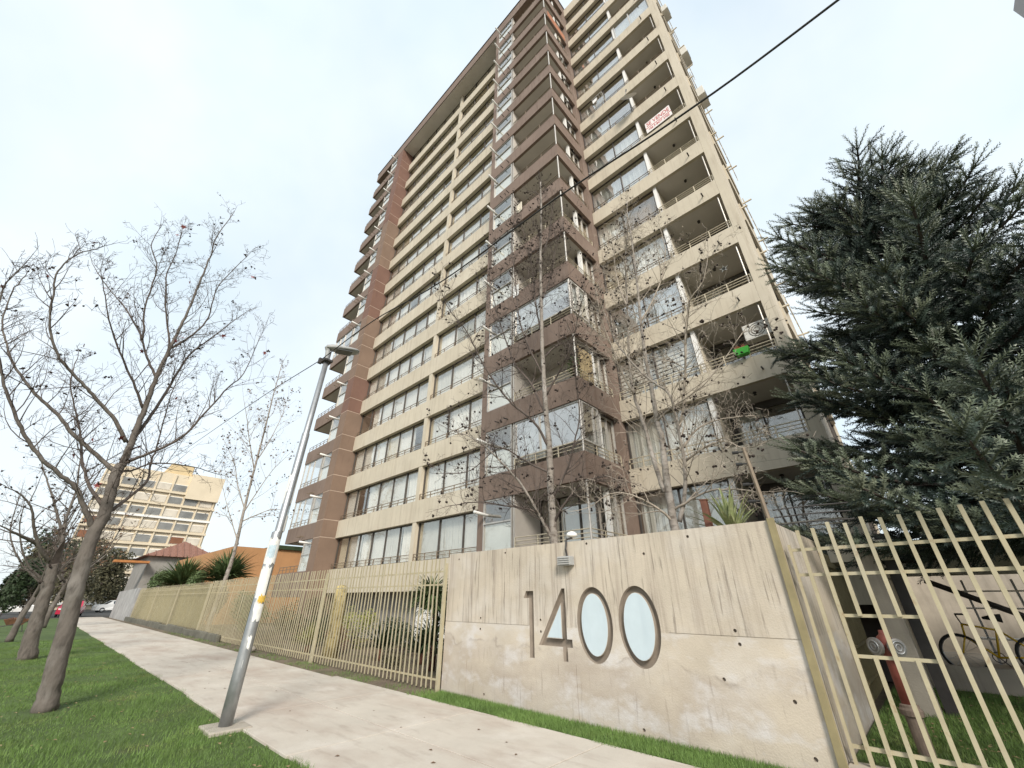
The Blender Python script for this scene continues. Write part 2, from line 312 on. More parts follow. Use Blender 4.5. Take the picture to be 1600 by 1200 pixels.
keep = (Y > 5.45 + .05*np.sin(X*4)+.04*np.sin(X*11)); X, Y = X[keep], Y[keep]
tag(blades('verge_grass', X, Y, .01, .06, .0035), 'narrow strip of grass along the foot of the concrete wall', 'grass', kind='stuff')
n = 45000; X = RNG.uniform(-1.15, 3.5, n); Y = 6.5 + 5.6*RNG.random(n)
tag(blades('inner_lawn_grass', X, Y, .12, .06, .004), 'grass behind the bars of the wide gate fence', 'grass', kind='stuff')
n = 7000; X = -7.7-24*RNG.random(n)**1.4; Y = 5.42+.55*RNG.random(n)
keep = np.sin(X*2.3)+np.sin(X*5.1+2)+RNG.normal(0,.6,n) > .1
tag(blades('fence_weeds', X[keep], Y[keep], .01, .07, .004), 'sparse weeds along the foot of the long bar fence', 'weeds', kind='stuff')
def litter(name, n, xr, yr, z, s, m, label):
    T = np.array([[-.5,0,0],[0,-.28,.12],[.5,0,.02],[0,.28,.14]]); F = np.array([[0,1,2,3]])
    a = RNG.uniform(0,6.28,n); k = s*RNG.uniform(.5,1.3,n)
    ms = np.zeros((n,3,3)); ms[:,0,0] = np.cos(a)*k; ms[:,0,1] = -np.sin(a)*k; ms[:,1,0] = np.sin(a)*k; ms[:,1,1] = np.cos(a)*k; ms[:,2,2] = k
    P = np.stack([RNG.uniform(*xr,n), RNG.uniform(*yr,n), np.full(n,z)],1)
    V, F = scatter(T, F, ms, P); tag(link(name, tri_mesh(name, V, F, m)), label, 'leaves', kind='stuff')
litter('fallen_leaves', 240, (-18,-5), (-2,2.5), .045, .06, M['dryleaf'], 'fallen dry leaves scattered over the mown lawn')
litter('gate_leaf_litter', 420, (-1.1,2.6), (6.6,12), .165, .06, M['dryleaf'], 'dry leaf litter on the grass behind the gate bars')
litter('sidewalk_leaves', 26, (-16,-4), (2.8,5.2), .032, .05, M['brownleaf'], 'few brown leaves lying on the pale sidewalk')

# ---------------------------------------------------------------- apartment building
ZK = lambda k: 4.57 + 2.5*(k-1)
BLD = thing('apartment_building', (-14, 11, 0), 'tall beige and brown apartment block with stacked balconies behind the concrete wall', 'building')
UNIT = {}
def unit_box(m):
    if m.name not in UNIT: UNIT[m.name] = MB().box(-.5,.5,-.5,.5,-.5,.5).mesh('unit_'+m.name, m)
    return UNIT[m.name]
def part(name, m, x0, x1, y0, y1, z0, z1, parent=BLD, bevel=0):
    return link(name, unit_box(m), parent, ((x0+x1)/2,(y0+y1)/2,(z0+z1)/2), scale=(x1-x0,y1-y0,z1-z0)) if not bevel else MB().box(x0,x1,y0,y1,z0,z1).build(name, m, parent, bevel=bevel)

class Frame:      # facade-local axes: u along the wall, d outwards
    def __init__(s, o, u, n): s.o = Vector(o); s.u = Vector(u); s.n = Vector(n)
    def p(s, u, d, z): return s.o + s.u*u + s.n*d + Vector((0,0,z))
    def box(s, mb, u0, u1, d0, d1, z0, z1):
        a, b = s.p(u0,d0,z0), s.p(u1,d1,z1)
        mb.box(min(a.x,b.x),max(a.x,b.x),min(a.y,b.y),max(a.y,b.y),min(a.z,b.z),max(a.z,b.z))
def curtain(fr, u0, u1, d, z0, z1, m, parent, waves=9., amp=.03, name='curtain'):
    n = max(6, int((u1-u0)*waves*3)); mb = MB(); ph = random.random()*6; k = random.uniform(.8,1.3)
    pts = []
    for i in range(n+1):
        u = u0+(u1-u0)*i/n; a = amp*(math.sin(u*waves*k*3+ph)+.5*math.sin(u*waves*k*7.3+ph*2))
        pts.append((u, d+a))
    for i in range(n):
        mb.quad(fr.p(pts[i][0],pts[i][1],z0), fr.p(pts[i+1][0],pts[i+1][1],z0), fr.p(pts[i+1][0],pts[i+1][1]*1.0,z1), fr.p(pts[i][0],pts[i][1],z1))
    return mb.build(name, m, parent, smooth=True)
def blind(fr, u0, u1, d, z0, z1, m, parent, step=.16):
    mb = MB(); z = z1
    while z > z0+.05:
        fr.box(mb, u0, u1, d-.012, d+.012, z-step*.72, z); z -= step
    return mb.build('slat_blind', m, parent)
def window(fr, edges, z0, z1, parent=BLD, d=0., fm='frame', gm='glass', curt=None, sub_off=.16, bar=.045, transom=None, prob=(.5,.2,.16,.05,.09)):
    """edges: u of every mullion; one frame part with panes and curtains as sub-parts"""
    mb = MB()
    fr.box(mb, edges[0], edges[-1], d-.05, d+.0, z0, z0+bar); fr.box(mb, edges[0], edges[-1], d-.05, d+.0, z1-bar, z1)
    for i, u in enumerate(edges):
        bw = bar*(1.0 if 0 < i < len(edges)-1 else .9)*random.uniform(.75,1.5)
        uu0 = u-(0 if i == 0 else bw/2); uu1 = u+(0 if i == len(edges)-1 else bw/2)
        if i == 0: uu1 = u+bw
        if i == len(edges)-1: uu0 = u-bw
        fr.box(mb, uu0, uu1, d-.06, d+.01, z0+bar, z1-bar)
    if transom: fr.box(mb, edges[0]+.002, edges[-1]-.002, d-.055, d+.015, transom-bar/2, transom+bar/2)
    wo = mb.build('window', M[fm], parent)
    for i in range(len(edges)-1):
        e0, e1 = edges[i]+bar*.4, edges[i+1]-bar*.4
        pm = MB(); fr.box(pm, e0, e1, d-.034-.006*(i%2), d-.026-.006*(i%2), z0+bar*.7, z1-bar*.7)
        pm.build('pane', M[gm], wo)
        c = curt if isinstance(curt, str) else (curt[i] if curt else random.choices(['w','g','c','d','n'], prob)[0])
        zz0 = z0-.1
        if c == 'n': continue
        if c == 's': blind(fr, e0-.02, e1+.02, d-sub_off, z0, z1-.02, M['curt_w'], wo); continue
        mm = {'w':'curt_w','g':'curt_g','c':'curt_c','d':'curt_d','b':'curt_b','r':'curt_w','h':'curt_w'}[c]
        a, b = e0-.02, e1+.02
        if c == 'r':       # roller blind half way down
            curtain(fr, a, b, d-sub_off, z1-(z1-z0)*random.uniform(.45,.95), z1-.01, M[mm], wo, amp=.002, waves=2, name='roller_blind'); continue
        if c == 'h':
            if random.random() < .5: b = a+(b-a)*random.uniform(.4,.7)
            else: a = b-(b-a)*random.uniform(.4,.7)
        curtain(fr, a, b, d-sub_off+random.uniform(-.04,.02), zz0, z1-.005, M[mm], wo, amp=random.choice([.004,.02,.035]))
    return wo
def railing(fr, u0, u1, d, z0, h, m, n, parent=BLD, bars=2, r=.017):
    mb = MB()
    for b in range(bars):
        z = z0+h*(1-b*.9/bars); mb.tube([fr.p(u0,d,z), fr.p(u1,d,z)], r if b == 0 else r*.8, 6)
    for i in range(n+1):
        u = u0+(u1-u0)*i/n; fr.box(mb, u-.016, u+.016, d-.014, d+.014, z0-.01, z0+h)
    return mb.build('railing', M[m], parent)

XA, XB, XM0, XM1 = -23.2, -10.6, -15.78, -15.52       # recessed window facade
Y1, Y2, Y3 = 10.3, 9.45, 12.0
F1 = Frame((0,Y1,0),(1,0,0),(0,-1,0)); F2 = Frame((0,Y2,0),(1,0,0),(0,-1,0)); F3 = Frame((0,Y3,0),(1,0,0),(0,-1,0))
# cores behind the windows
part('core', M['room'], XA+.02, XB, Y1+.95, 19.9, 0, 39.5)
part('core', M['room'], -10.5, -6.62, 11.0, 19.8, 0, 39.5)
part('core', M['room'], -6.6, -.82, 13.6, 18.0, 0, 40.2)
part('core', M['roomlight'], -26.9, -24.12, 11.05, 19.85, 0, 39.5)
# beige window facade
for k in range(0, 15):
    z0, z1 = ZK(k), ZK(k)+.92
    if k == 0: z0 = 1.88
    part('facade_band', M['beige'], XA+.003, XB, Y1, Y1+.93, z0, z1)
for k in range(1, 16):
    z0, z1 = ZK(k-1)+.92, ZK(k)
    part('facade_pier', M['beige'], XM0, XM1, Y1+.012, Y1+.9, z0+.001, z1-.001)
    if k == 1: pc1, pc2 = ['c','w','w','w','g','w'], ['g','g','w']
    else: pc1 = pc2 = None
    e1 = [XA+.06+(XM0-XA-.06)*t for t in (0,.165,.335,.5,.665,.835,1)]; e2 = [XM1+(XB-XM1)*t for t in (0,.3,.61,1)]
    j = random.uniform(-.12,.12); e1[2] += j; e1[4] -= j
    window(F1, e1, z0+.002, z1-.002, d=-.2, curt=pc1, prob=(.58,.18,.12,.06,.06)); window(F1, e2, z0+.002, z1-.002, d=-.2, curt=pc2, prob=(.5,.22,.1,.06,.12))
    if k < 15:
        railing(F1, XA+.05, XM0-.02, -.05, z0, .27, 'rail', 10); railing(F1, XM1+.02, XB-.05, -.05, z0, .27, 'rail', 6)
part('basement_wall', M['housegrey'], XA, XB, Y1+.9, Y1+.949, 0, 1.9)
part('basement_wall', M['white'], -15.6, -12.0, Y1+.55, Y1+.86, 0, 1.6)
# roof slab over the recessed facade and both brown volumes
part('roof_fascia', M['brown'], -28.2, -6.05, Y2, 19.9, 39.57, 40.7)
part('roof_soffit', M['soffit'], XA+.01, -10.57, Y2+.06, 11.0, 39.53, 39.568)
part('roof_cap', M['dsteel'], -28.25, -6.0, Y2-.05, 19.95, 40.7, 40.76)

# left brown volume: cladding panels of the pilaster, then balconies
REDROWS = {5, 8, 9, 12, 13, 14, 15}
pil_meshes = {}
def pil_panel(z0, z1, m):
    key = (m.name, round(z1-z0, 3))
    if key not in pil_meshes: pil_meshes[key] = MB().box(-24.1, XA, Y2, 11.1, .02, z1-z0-.02).mesh('cladding_panel', m)
    link('cladding_panel', pil_meshes[key], BLD, (0,0,z0))
part('pilaster_core', M['joint'], -24.095, XA-.006, Y2+.006, 11.08, 0, 39.56)
zp = 0.0
for k in range(1, 16):
    mm = M['brownred'] if k in REDROWS else M['brownpil']
    za = 0 if k == 1 else ZK(k-1)
    pil_panel(za, za+.92 if k > 1 else 2.0, mm); pil_panel(za+.92 if k > 1 else 2.0, ZK(k), mm)
for k in range(0, 15):
    z0, z1 = ZK(k), ZK(k)+.85
    if k == 0: z0 = 1.7
    b = MB(); b.box(-28.2,-24.102,Y2,Y2+.12,z0,z1); b.box(-28.2,-28.08,Y2+.121,11.0,z0,z1); b.box(-28.08,-24.102,Y2+.121,11.0,z0,z0+.15)
    b.build('balcony_band', M['brown'], BLD)
    if k > 0: part('balcony_ceiling', M['soffit'], -28.05, -24.15, Y2+.14, 10.95, z0-.004, z0-.001)
    if k < 15:
        railing(F2, -28.15, -25.4, -.06, z1, .33, 'rail', 5)
        zt = ZK(k+1)
        part('divider_wall', M['roomlight'], -25.42, -25.3, Y2+.14, 11.04, z0+.16, zt-.01)
        wo = window(F2, [-25.28, -24.11], z1, zt-.01, d=-.04, fm='framel', transom=z1+.85, curt='n')
        part('frosted_pane', M['frost'], -25.24, -24.15, Y2+.1, Y2+.115, z1+.04, z1+.82, wo)
        p = MB().tube([(-24.45, Y2+.2, zt-.25), (-24.45, Y2-.55, zt-.2)], .055, 10).build('vent_pipe', M['white'], BLD, smooth=True)
        for xs in (-25.9, -25.5): MB().tube([(xs, Y2+.05, z0+.22), (xs, Y2-.22, z0+.2)], .025, 6).build('drain_spout', M['rail'], BLD)
        if k in (1, 2, 6):
            window(F2, [-28.17,-27.4,-26.6,-25.45], z1+.01, zt-.01, d=-.03, fm='framel', gm='glassb', curt='n', bar=.03)

# right brown tower with corner balconies
TX0, TX1 = -10.55, -6.05
FS = Frame((TX1,0,0),(0,1,0),(1,0,0))
part('tower_pier', M['brown'], TX0, -10.3, Y2+.004, 11.2, 0, 39.56)
part('tower_side_pier', M['brown'], TX1-.5, TX1-.003, 11.78, 13.0, 0, 39.56)
part('tower_back_wall', M['roomlight'], -9.0, -6.64, 10.9, 10.99, 0, 39.5)
for k in range(0, 16):
    z0, z1 = ZK(k), ZK(k)+.82
    if k == 0: z0, z1 = 1.6, 2.9
    if k < 15:
        b = MB(); b.box(-10.299, TX1, Y2, Y2+.12, z0, z1); b.box(TX1-.12, TX1, Y2+.12, 11.779, z0, z1); b.box(-10.29, TX1-.12, Y2+.12, 10.98, z0, z0+.15)
        b.build('tower_band', M['brown'], BLD)
        if k > 0: part('tower_ceiling', M['soffit'], -10.25, TX1-.13, Y2+.135, 10.95, z0-.004, z0-.001)
        part('tower_divider', M['roomlight'], -9.02, -8.92, Y2+.14, 10.89, z0+.16, ZK(k+1)-.01)
    if k < 15:
        zt = ZK(k+1)-.006
        # laundry window on the front
        wo = window(F2, [-10.29, -8.98], z1+.004, zt, d=-.03, fm='framel', transom=z1+.9, curt='n')
        part('frosted_pane', M['frost'], -10.25, -9.02, Y2+.09, Y2+.105, z1+.04, z1+.86, wo)
        MB().tube([(-10.12, Y2+.2, zt-.5), (-10.12, Y2-.55, zt-.45)], .05, 10).build('vent_pipe', M['white'], BLD, smooth=True)
        if k > 0:
            for xs in (-9.6, -9.15): MB().tube([(xs,Y2+.05,z0+.22),(xs,Y2-.2,z0+.2)], .022, 6).build('drain_spout', M['dsteel'], BLD)
        MB().tube([(-8.9,Y2+.06,z1),(-8.9,Y2+.06,zt)], .022, 6).build('balcony_post', M['framel'], BLD)
        MB().tube([(TX1-.06,Y2+.06,z1),(TX1-.06,Y2+.06,zt)], .03, 6).build('balcony_post', M['framel'], BLD)
        railing(F2, -8.86, TX1-.06, -.06, z1, .36, 'rail' if k > 5 else 'raill', 3, bars=3); railing(FS, Y2+.06, 11.7, -.06, z1, .36, 'rail' if k > 5 else 'raill', 3, bars=3)
        # side window at the rear of the tower
        window(FS, [10.86, 11.3, 11.76], z1+.004, zt, d=-.22, fm='framel', curt=random.choice([['n','w'],['c','w'],['n','c'],['w','w']]), sub_off=.14)
        part('side_jamb', M['white'], TX1-.3, TX1-.15, 10.72, 10.84, z0+.16, zt-.002)
        if k == 1:
            window(F2, [-8.84,-7.75,-6.12], z1+.36, zt, d=-.05, fm='framel', gm='glassb', curt=['g','n'], bar=.05, sub_off=.3)
            window(FS, [Y2+.12, Y2+.75, 10.5], z1+.36, zt, d=-.03, fm='framel', gm='glass', curt=['n','n'], bar=.05)
        if k == 3:
            window(F2, [-8.84,-7.5,-6.12], z1+.36, zt, d=-.05, fm='framel', gm='glassb', curt=['w','r'], bar=.05, sub_off=.1)
            window(FS, [Y2+.12, Y2+.62, 10.65], z1+.2, zt, d=-.03, fm='framel', gm='glassb', curt=['w','w'], bar=.07, sub_off=.1)
        if k == 0:
            window(Frame((0,10.88,0),(1,0,0),(0,-1,0)), [-8.9,-8.1,-7.3,-6.66], 2.0, zt, d=.06, fm='frame', curt=['n','g','n'], sub_off=.05)
part('balcony_cloth', M['orangecloth'], TX1+.002, TX1+.02, 9.75, 11.6, ZK(13)+.1, ZK(13)+.86)
part('bamboo_screen', M['bamboo'], TX1-.2, TX1-.17, 9.9, 10.8, ZK(2)+.84, ZK(3)-.25)

# beige wing with balconies to the right of the tower
WX0, WXM, WXD, WX1, WXE = -6.045, -4.57, -3.12, -.97, -.68
part('wing_pier', M['beige'], WX1, WXE, Y3+.004, 13.62, 0, 40.36)
GLZ = {12, 14, 15}
for k in range(0, 16):
    z0, z1 = ZK(k), ZK(k)+.78
    if k == 0: z0, z1 = 1.5, 2.9
    if k == 15: z0, z1 = 39.3, 40.4
    b = MB(); b.box(WX0, WX1-.004, Y3, Y3+.13, z0, z1); b.box(WX0, WX1-.004, Y3+.13, 13.58, z0, z0+.15)
    b.build('wing_band', M['beige'], BLD)
    if k > 0: part('wing_ceiling', M['soffit'], WXD+.02, WX1-.02, Y3+.135, 13.55, z0-.004, z0-.001)
    if k > 0 and k < 15:
        MB().tube([(-1.5,Y3+.05,z0+.3),(-1.5,Y3-.2,z0+.28)], .025, 6).build('drain_spout', M['dsteel'], BLD)
    if k < 15:
        zt = (ZK(k+1) if k < 14 else 39.3)-.003
        jx = random.uniform(-.15,.15)
        if k == 2: cu = ['s','s']
        elif k == 3: cu = ['g','w']
        elif k in (8,): cu = ['w','n']
        elif k == 9: cu = ['h','n']
        elif k == 5: cu = ['w','b']
        else: cu = [random.choice('wwgwc'), random.choice('wwwwgr')]
        window(F3, [WX0+.01, WXM+jx, WXD-.07], z1+.003, zt, d=-.2, curt=cu, sub_off=.2, gm='glassb' if k == 3 or k > 5 else 'glass')
        part('balcony_jamb', M['white'], WXD-.065, WXD+.07, Y3+.13, Y3+.36, z0+.151, zt)
        part('wing_divider', M['cream'], WXD-.06, WXD+.065, Y3+.36, 13.58, z0+.151, zt)
        if k+1 in GLZ:
            window(F3, [WXD+.08, -2.1, WX1-.02], z1+.003, zt, d=-.1, fm='framel', gm='glassb', curt=random.choice([['w','n'],['n','g'],['w','w']]))
        else:
            railing(F3, WXD+.02, WX1-.03, -.05, z1, .34, 'raill' if k < 8 else 'rail', 3, bars=3); 
            MB().tube([(WX1-.12,Y3+.1,z1),(WX1-.12,Y3+.1,zt)], .022, 6).build('balcony_post', M['framel'], BLD)
            MB().lathe((-2.0, 12.7, ZK(k+1)-.1), [(.05,.095),(.06,.06),(.02,.05),(.05,.0)], 8).build('ceiling_light', M['dsteel'], BLD)
            window(Frame((0,13.58,0),(1,0,0),(0,-1,0)), [WXD+.2,-2.1,-1.1], z0+.16, zt-.2, d=.06, curt=[random.choice('wgn'),'n'], sub_off=.05)
        if k > 2: railing(F3, WX0+.05, WXD, -.05, z1, .28, 'rail', 6)
        else: railing(F3, WX0+.05, WXD, -.05, z1, .34, 'raill', 6)
# end wall of the wing, seen at a grazing angle
FE = Frame((WXE,0,0),(0,1,0),(1,0,0))
part('end_wall', M['beige'], -.81, WXE, 13.63, 13.9, 0, 40.36); part('end_wall', M['beige'], -.81, WXE, 17.4, 18.0, 0, 40.36)
for k in range(0, 16):
    z0, z1 = ZK(k), ZK(k)+.95
    if k == 0: z0 = 0
    if k == 15: z1 = 40.36
    part('end_band', M['beige'], -.81, WXE+.05, 13.901, 17.399, z0, z1)
    if k < 15:
        window(FE, [13.91, 15.0, 16.2, 17.39], z1+.002, ZK(k+1)-.002, d=-.06, curt=None)
        if k > 1:
            MB().box(WXE+.051, WXE+.26, 13.95, 14.02, z0+.7, z0+.75).build('end_bracket', M['cream'], BLD); MB().box(WXE+.051, WXE+.42, 16.3, 16.36, z0+.72, z0+.77).build('end_bracket', M['cream'], BLD)
            if k % 2: railing(FE, 13.95, 17.3, .2, z1-.1, .3, 'raill', 6)

# small things on the facade
def ac_unit(loc, w_, d_, h_, label, axis='y'):
    t = thing('air_conditioner', loc, label, 'air conditioner', 'air conditioners on the block')
    x, y, z = loc
    MB().box(x-w_/2,x+w_/2,y-d_/2,y+d_/2,z,z+h_).build('casing', M['acw'], t, bevel=.02)
    c = Vector((x, y-d_/2-.008, z+h_/2)) if axis == 'y' else Vector((x+w_/2+.008, y, z+h_/2))
    ax = Vector((0,-1,0)) if axis == 'y' else Vector((1,0,0))
    mb = MB()
    for r_ in (.22,.15,.08): mb.torus(c, ax, r_*h_/.55, .008, 16, 4)
    mb.build('fan_grille', M['dsteel'], t)
ac_unit((-1.35, 12.45, ZK(3)-1.0), .75, .3, .55, 'white air conditioner on the balcony with the green planter')
ac_unit((-.36, 13.6, ZK(8)+.2), .32, .8, .6, 'air conditioner on the end wall one storey below the for-sale banner', 'x')
ac_unit((-.36, 14.2, ZK(10)+.25), .32, .8, .6, 'air conditioner on the end wall two storeys above the for-sale banner', 'x')
ac_unit((-.4, 13.9, ZK(12)+.2), .32, .7, .55, 'highest air conditioner bracketed on the end wall', 'x')
# for-sale banner on the eighth balcony
t = thing('sale_banner', (-2.1, 11.93, ZK(7)+.85), 'white banner with red for-sale lettering tied to a balcony rail', 'banner')
zb = ZK(7)+.82
MB().quad((-2.75,11.945,zb),(-1.55,11.945,zb+.03),(-1.58,11.93,zb+.78),(-2.75,11.93,zb+.72)).build('cloth', M['signw'], t)
MB().box(-2.75,-1.56,11.935,11.938,zb+.30,zb+.34).build('rule', M['signr'], t)
def text(s, size, loc, m, parent, name='lettering', rot=(R(90),0,0), ext=.002, sx=1):
    c = bpy.data.curves.new(name, 'FONT'); c.body = s; c.size = size; c.extrude = ext; c.align_x = 'CENTER'
    tmp = bpy.data.objects.new(name+'_tmp', c); COL.objects.link(tmp)
    dg = bpy.context.evaluated_depsgraph_get(); me = bpy.data.meshes.new_from_object(tmp.evaluated_get(dg)); me.name = name
    bpy.data.objects.remove(tmp); me.materials.clear(); me.materials.append(m)
    return link(name, me, parent, loc, rot, scale=(sx,1,1))
text('SE VENDE', .36, (-2.15, 11.926, zb+.42), M['signr'], t, sx=.68); text('+56 9 8477 3702', .2, (-2.15, 11.93, zb+.1), M['signr'], t, sx=.72)
t = thing('satellite_dish', (-3.1, 11.75, ZK(8)+.8), 'round satellite dish on a bracket at the balcony above the for-sale banner', 'satellite dish')
c = Vector((-3.05, 11.6, ZK(8)+1.25)); ax = Vector((.35,-.8,.75)).normalized(); u = ax.orthogonal().normalized(); v = ax.cross(u)
mb = MB(); rings = [(.02,0),(.17,.01),(.31,.05),(.40,.085)]
for r_, h_ in rings:
    for i in range(18): a = 2*math.pi*i/18; mb.v.append(tuple(c+(u*math.cos(a)+v*math.sin(a))*r_+ax*h_))
for i in range(3):
    for j in range(18): mb.f.append((i*18+j, i*18+(j+1)%18, (i+1)*18+(j+1)%18, (i+1)*18+j))
mb.build('reflector', M['dish'], t, smooth=True)
MB().tube([c-ax*.02, (-3.1,11.8,ZK(8)+1.1), (-3.1,11.98,ZK(8)+.7)], .025, 6).build('bracket', M['steel'], t)
MB().tube([c-v*.3+ax*.05, c-v*.1+ax*.36], .012, 5).tube([c-v*.12+ax*.33, c-v*.08+ax*.42], .035, 8).build('feed_arm', M['steel'], t)
t = thing('drying_rack', (-4.6,11.7,ZK(9)+.8), 'white metal laundry rack hung outside a window of the beige wing', 'drying rack')
mb = MB()
for i in range(5): mb.tube([(-4.9+i*.13,11.98,ZK(9)+1.05),(-4.9+i*.13,11.55,ZK(9)+1.1)], .012, 5)
mb.tube([(-4.95,11.55,ZK(9)+1.1),(-4.3,11.55,ZK(9)+1.1)], .016, 5).tube([(-4.95,11.98,ZK(9)+1.05),(-4.3,11.98,ZK(9)+1.05)], .016, 5)
mb.tube([(-4.3,11.55,ZK(9)+1.1),(-4.3,11.97,ZK(9)+.7)], .014, 5); mb.build('wire_frame', M['white'], t)
MB().quad((-4.9,11.6,ZK(9)+1.08),(-4.62,11.6,ZK(9)+1.08),(-4.64,11.58,ZK(9)+.78),(-4.88,11.59,ZK(9)+.74)).build('hung_cloth', M['curt_w'], t)
t = thing('planter_box', (-1.85, 11.88, ZK(2)+.78), 'bright green planter box hooked on a balcony rail with an orange flower', 'planter')
MB().prism([(-2.02,ZK(2)+.86),(-1.68,ZK(2)+.86),(-1.64,ZK(2)+1.08),(-2.06,ZK(2)+1.08)], 11.78, 11.97).build('box', M['green'], t, bevel=.01)
mb = MB()
for i in range(40):
    a = random.uniform(0,6.28); p = Vector((random.uniform(-2.0,-1.7), random.uniform(11.82,11.95), ZK(2)+1.06)); q = p+Vector((math.cos(a)*.08, math.sin(a)*.08, random.uniform(.04,.18)))
    mb.tri(p, p+Vector((.03,0,.03)), q)
mb.build('flower', M['terracotta'], t)
t = thing('hanging_star', (-1.7,12.6,ZK(4)-.5), 'white star-shaped ornament hanging under a balcony ceiling', 'ornament')
mb = MB(); cst = Vector((-1.7,12.6,ZK(4)-.28))
for i in range(5):
    a = math.pi/2+2*math.pi*i/5; d = Vector((math.cos(a),0,math.sin(a))); s_ = Vector((-d.z,0,d.x))
    mb.tri(cst+s_*.05, cst-s_*.05, cst+d*.17); mb.tri(cst+s_*.05+Vector((0,.03,0)), cst+d*.17, cst-s_*.05+Vector((0,.03,0)))
mb.build('star', M['white'], t); MB().tube([cst, cst+Vector((0,0,.29))], .004, 4).build('string', M['white'], t)
def foliage(n, c, s, leaf, m, name, parent, seed=1):
    rg = np.random.default_rng(seed); T = np.array([[-.5,0,0],[0,-.2,.05],[.5,0,0],[0,.2,.05]]); F = np.array([[0,1,2,3]])
    P = rg.normal(0,1,(n,3)); P /= np.linalg.norm(P,axis=1)[:,None]; P *= (rg.random(n)**.45)[:,None]
    P = P*np.array(s)+np.array(c)
    q, _ = np.linalg.qr(rg.normal(0,1,(n,3,3))); ms = q*(leaf*rg.uniform(.6,1.3,n))[:,None,None]
    V, FF = scatter(T, F, ms, P); return link(name, tri_mesh(name, V, FF, m), parent)
t = thing('balcony_plants', (-6.3, 9.75, ZK(2)+.16), 'potted climbing plants filling the tower balcony with the bamboo screen', 'plants')
foliage(500, (-6.35,9.75,ZK(2)+1.3), (.22,.25,.55), .09, M['plant'], 'leaves', t, 3); MB().lathe((-6.4,9.8,ZK(2)+.16),[(.12,0),(.16,.6),(.17,.62)],10).build('pot', M['terracotta'], t)
foliage(60, (-6.3,9.7,ZK(2)+1.35), (.15,.15,.3), .08, M['redleaf'], 'red_flowers', t, 4)
for i, (xx, k, lab) in enumerate([(-8.3,6,'cream laundry drying over the railing of a mid-height tower balcony'),(-8.55,4,'small white cloth drying at the tower balcony above the roller blinds')]):
    t = thing('laundry', (xx,Y2-.02,ZK(k)+.82), lab, 'laundry'); fr = F2
    curtain(F2, xx-.3, xx+.05, .03, ZK(k)+.62, ZK(k)+1.2, M['curt_c' if i == 0 else 'curt_w'], t, amp=.015, name='hung_cloth')

# ---------------------------------------------------------------- concrete street-number wall
WL, WR, WY, WH = -7.62, -1.23, 6.05, 2.48
WALL = thing('number_wall', (-4.4, 6.2, 0), 'stained raw concrete wall with the street number 1400 cut into it', 'wall')
def curve_prism(splines, y0, depth):
    c = bpy.data.curves.new('cut', 'CURVE'); c.dimensions = '2D'; c.fill_mode = 'BOTH'; c.extrude = depth/2
    for pts in splines:
        sp = c.splines.new('POLY'); sp.points.add(len(pts)-1); sp.use_cyclic_u = True
        for i, (x, z) in enumerate(pts): sp.points[i].co = (x, z, 0, 1)
    o = bpy.data.objects.new('cut', c); COL.objects.link(o); dg = bpy.context.evaluated_depsgraph_get()
    me = bpy.data.meshes.new_from_object(o.evaluated_get(dg)); bpy.data.objects.remove(o)
    me.transform(Matrix.Translation((0, y0+depth/2, 0)) @ Matrix.Rotation(R(90), 4, 'X'))
    return me
def ell(cx, cz, rx, rz, n=48): return [(cx+rx*math.cos(2*math.pi*i/n), cz+rz*math.sin(2*math.pi*i/n)) for i in range(n)]
def boolean(me, cutter):
    a = bpy.data.objects.new('a', me); b = bpy.data.objects.new('b', cutter); COL.objects.link(a); COL.objects.link(b)
    md = a.modifiers.new('m', 'BOOLEAN'); md.operation = 'DIFFERENCE'; md.object = b; md.solver = 'EXACT'; md.use_self = True
    dg = bpy.context.evaluated_depsgraph_get(); r = bpy.data.meshes.new_from_object(a.evaluated_get(dg))
    bpy.data.objects.remove(a); bpy.data.objects.remove(b); return r
body = MB().box(WL, WR, WY, WY+.3, -.1, WH).mesh('wall_body', M['wall']); body.materials.append(M['groove'])
cut = MB()
for z in (1.2,): cut.box(WL-.1, -5.32, WY-.1, WY+.008, z-.005, z+.005).box(-2.8, WR+.1, WY-.1, WY+.008, z-.005, z+.005)
for xj in (-6.9, -4.37): cut.box(xj-.004, xj+.004, WY-.1, WY+.008, -.05, .72)
body = boolean(body, cut.mesh('c', M['wall']))
holes = MB()
for (hx, hz) in [(-1.95,1.26),(-1.93,1.12),(-6.55,1.28),(-6.55,1.10),(-2.3,2.38),(-5.9,2.40),(-7.3,2.36),(-4.0,2.42),(-3.35,.1),(-1.45,.16),(-5.05,1.29),(-5.05,1.12),(-1.5,.62),(-2.2,.75),(-3.0,2.2),(-6.4,.12)]:
    holes.tube([(hx, WY-.05, hz), (hx, WY+.03, hz)], [.026, .018], 8)
body = boolean(body, holes.mesh('c', M['groove']))
DG = .075
one = [(-5.43,1.62),(-5.30,1.62),(-5.30,.74),(-5.20,.74),(-5.20,1.73),(-5.37,1.73)]
four_o = [(-5.10,.93),(-4.60,.93),(-4.60,.74),(-4.51,.74),(-4.51,.93),(-4.41,.93),(-4.41,1.04),(-4.51,1.04),(-4.51,1.76),(-4.575,1.76)]
four_i = [(-4.93,1.04),(-4.60,1.04),(-4.60,1.55)]
cutter = curve_prism([one, four_o, four_i, ell(-3.975,1.265,.318,.507), ell(-3.975,1.265,.235,.417), ell(-3.23,1.27,.318,.507), ell(-3.23,1.27,.235,.417)], WY-.02, DG+.02)
cutter.materials.clear(); cutter.materials.append(M['groove'])
body = boolean(body, cutter); 
for _ in range(1): pass
wb = link('wall_panel', body, WALL)
def inlay(poly):
    me = curve_prism([poly], WY-.004, .006); me.materials.clear(); me.materials.append(M['inlay']); link('number_inlay', me, WALL)
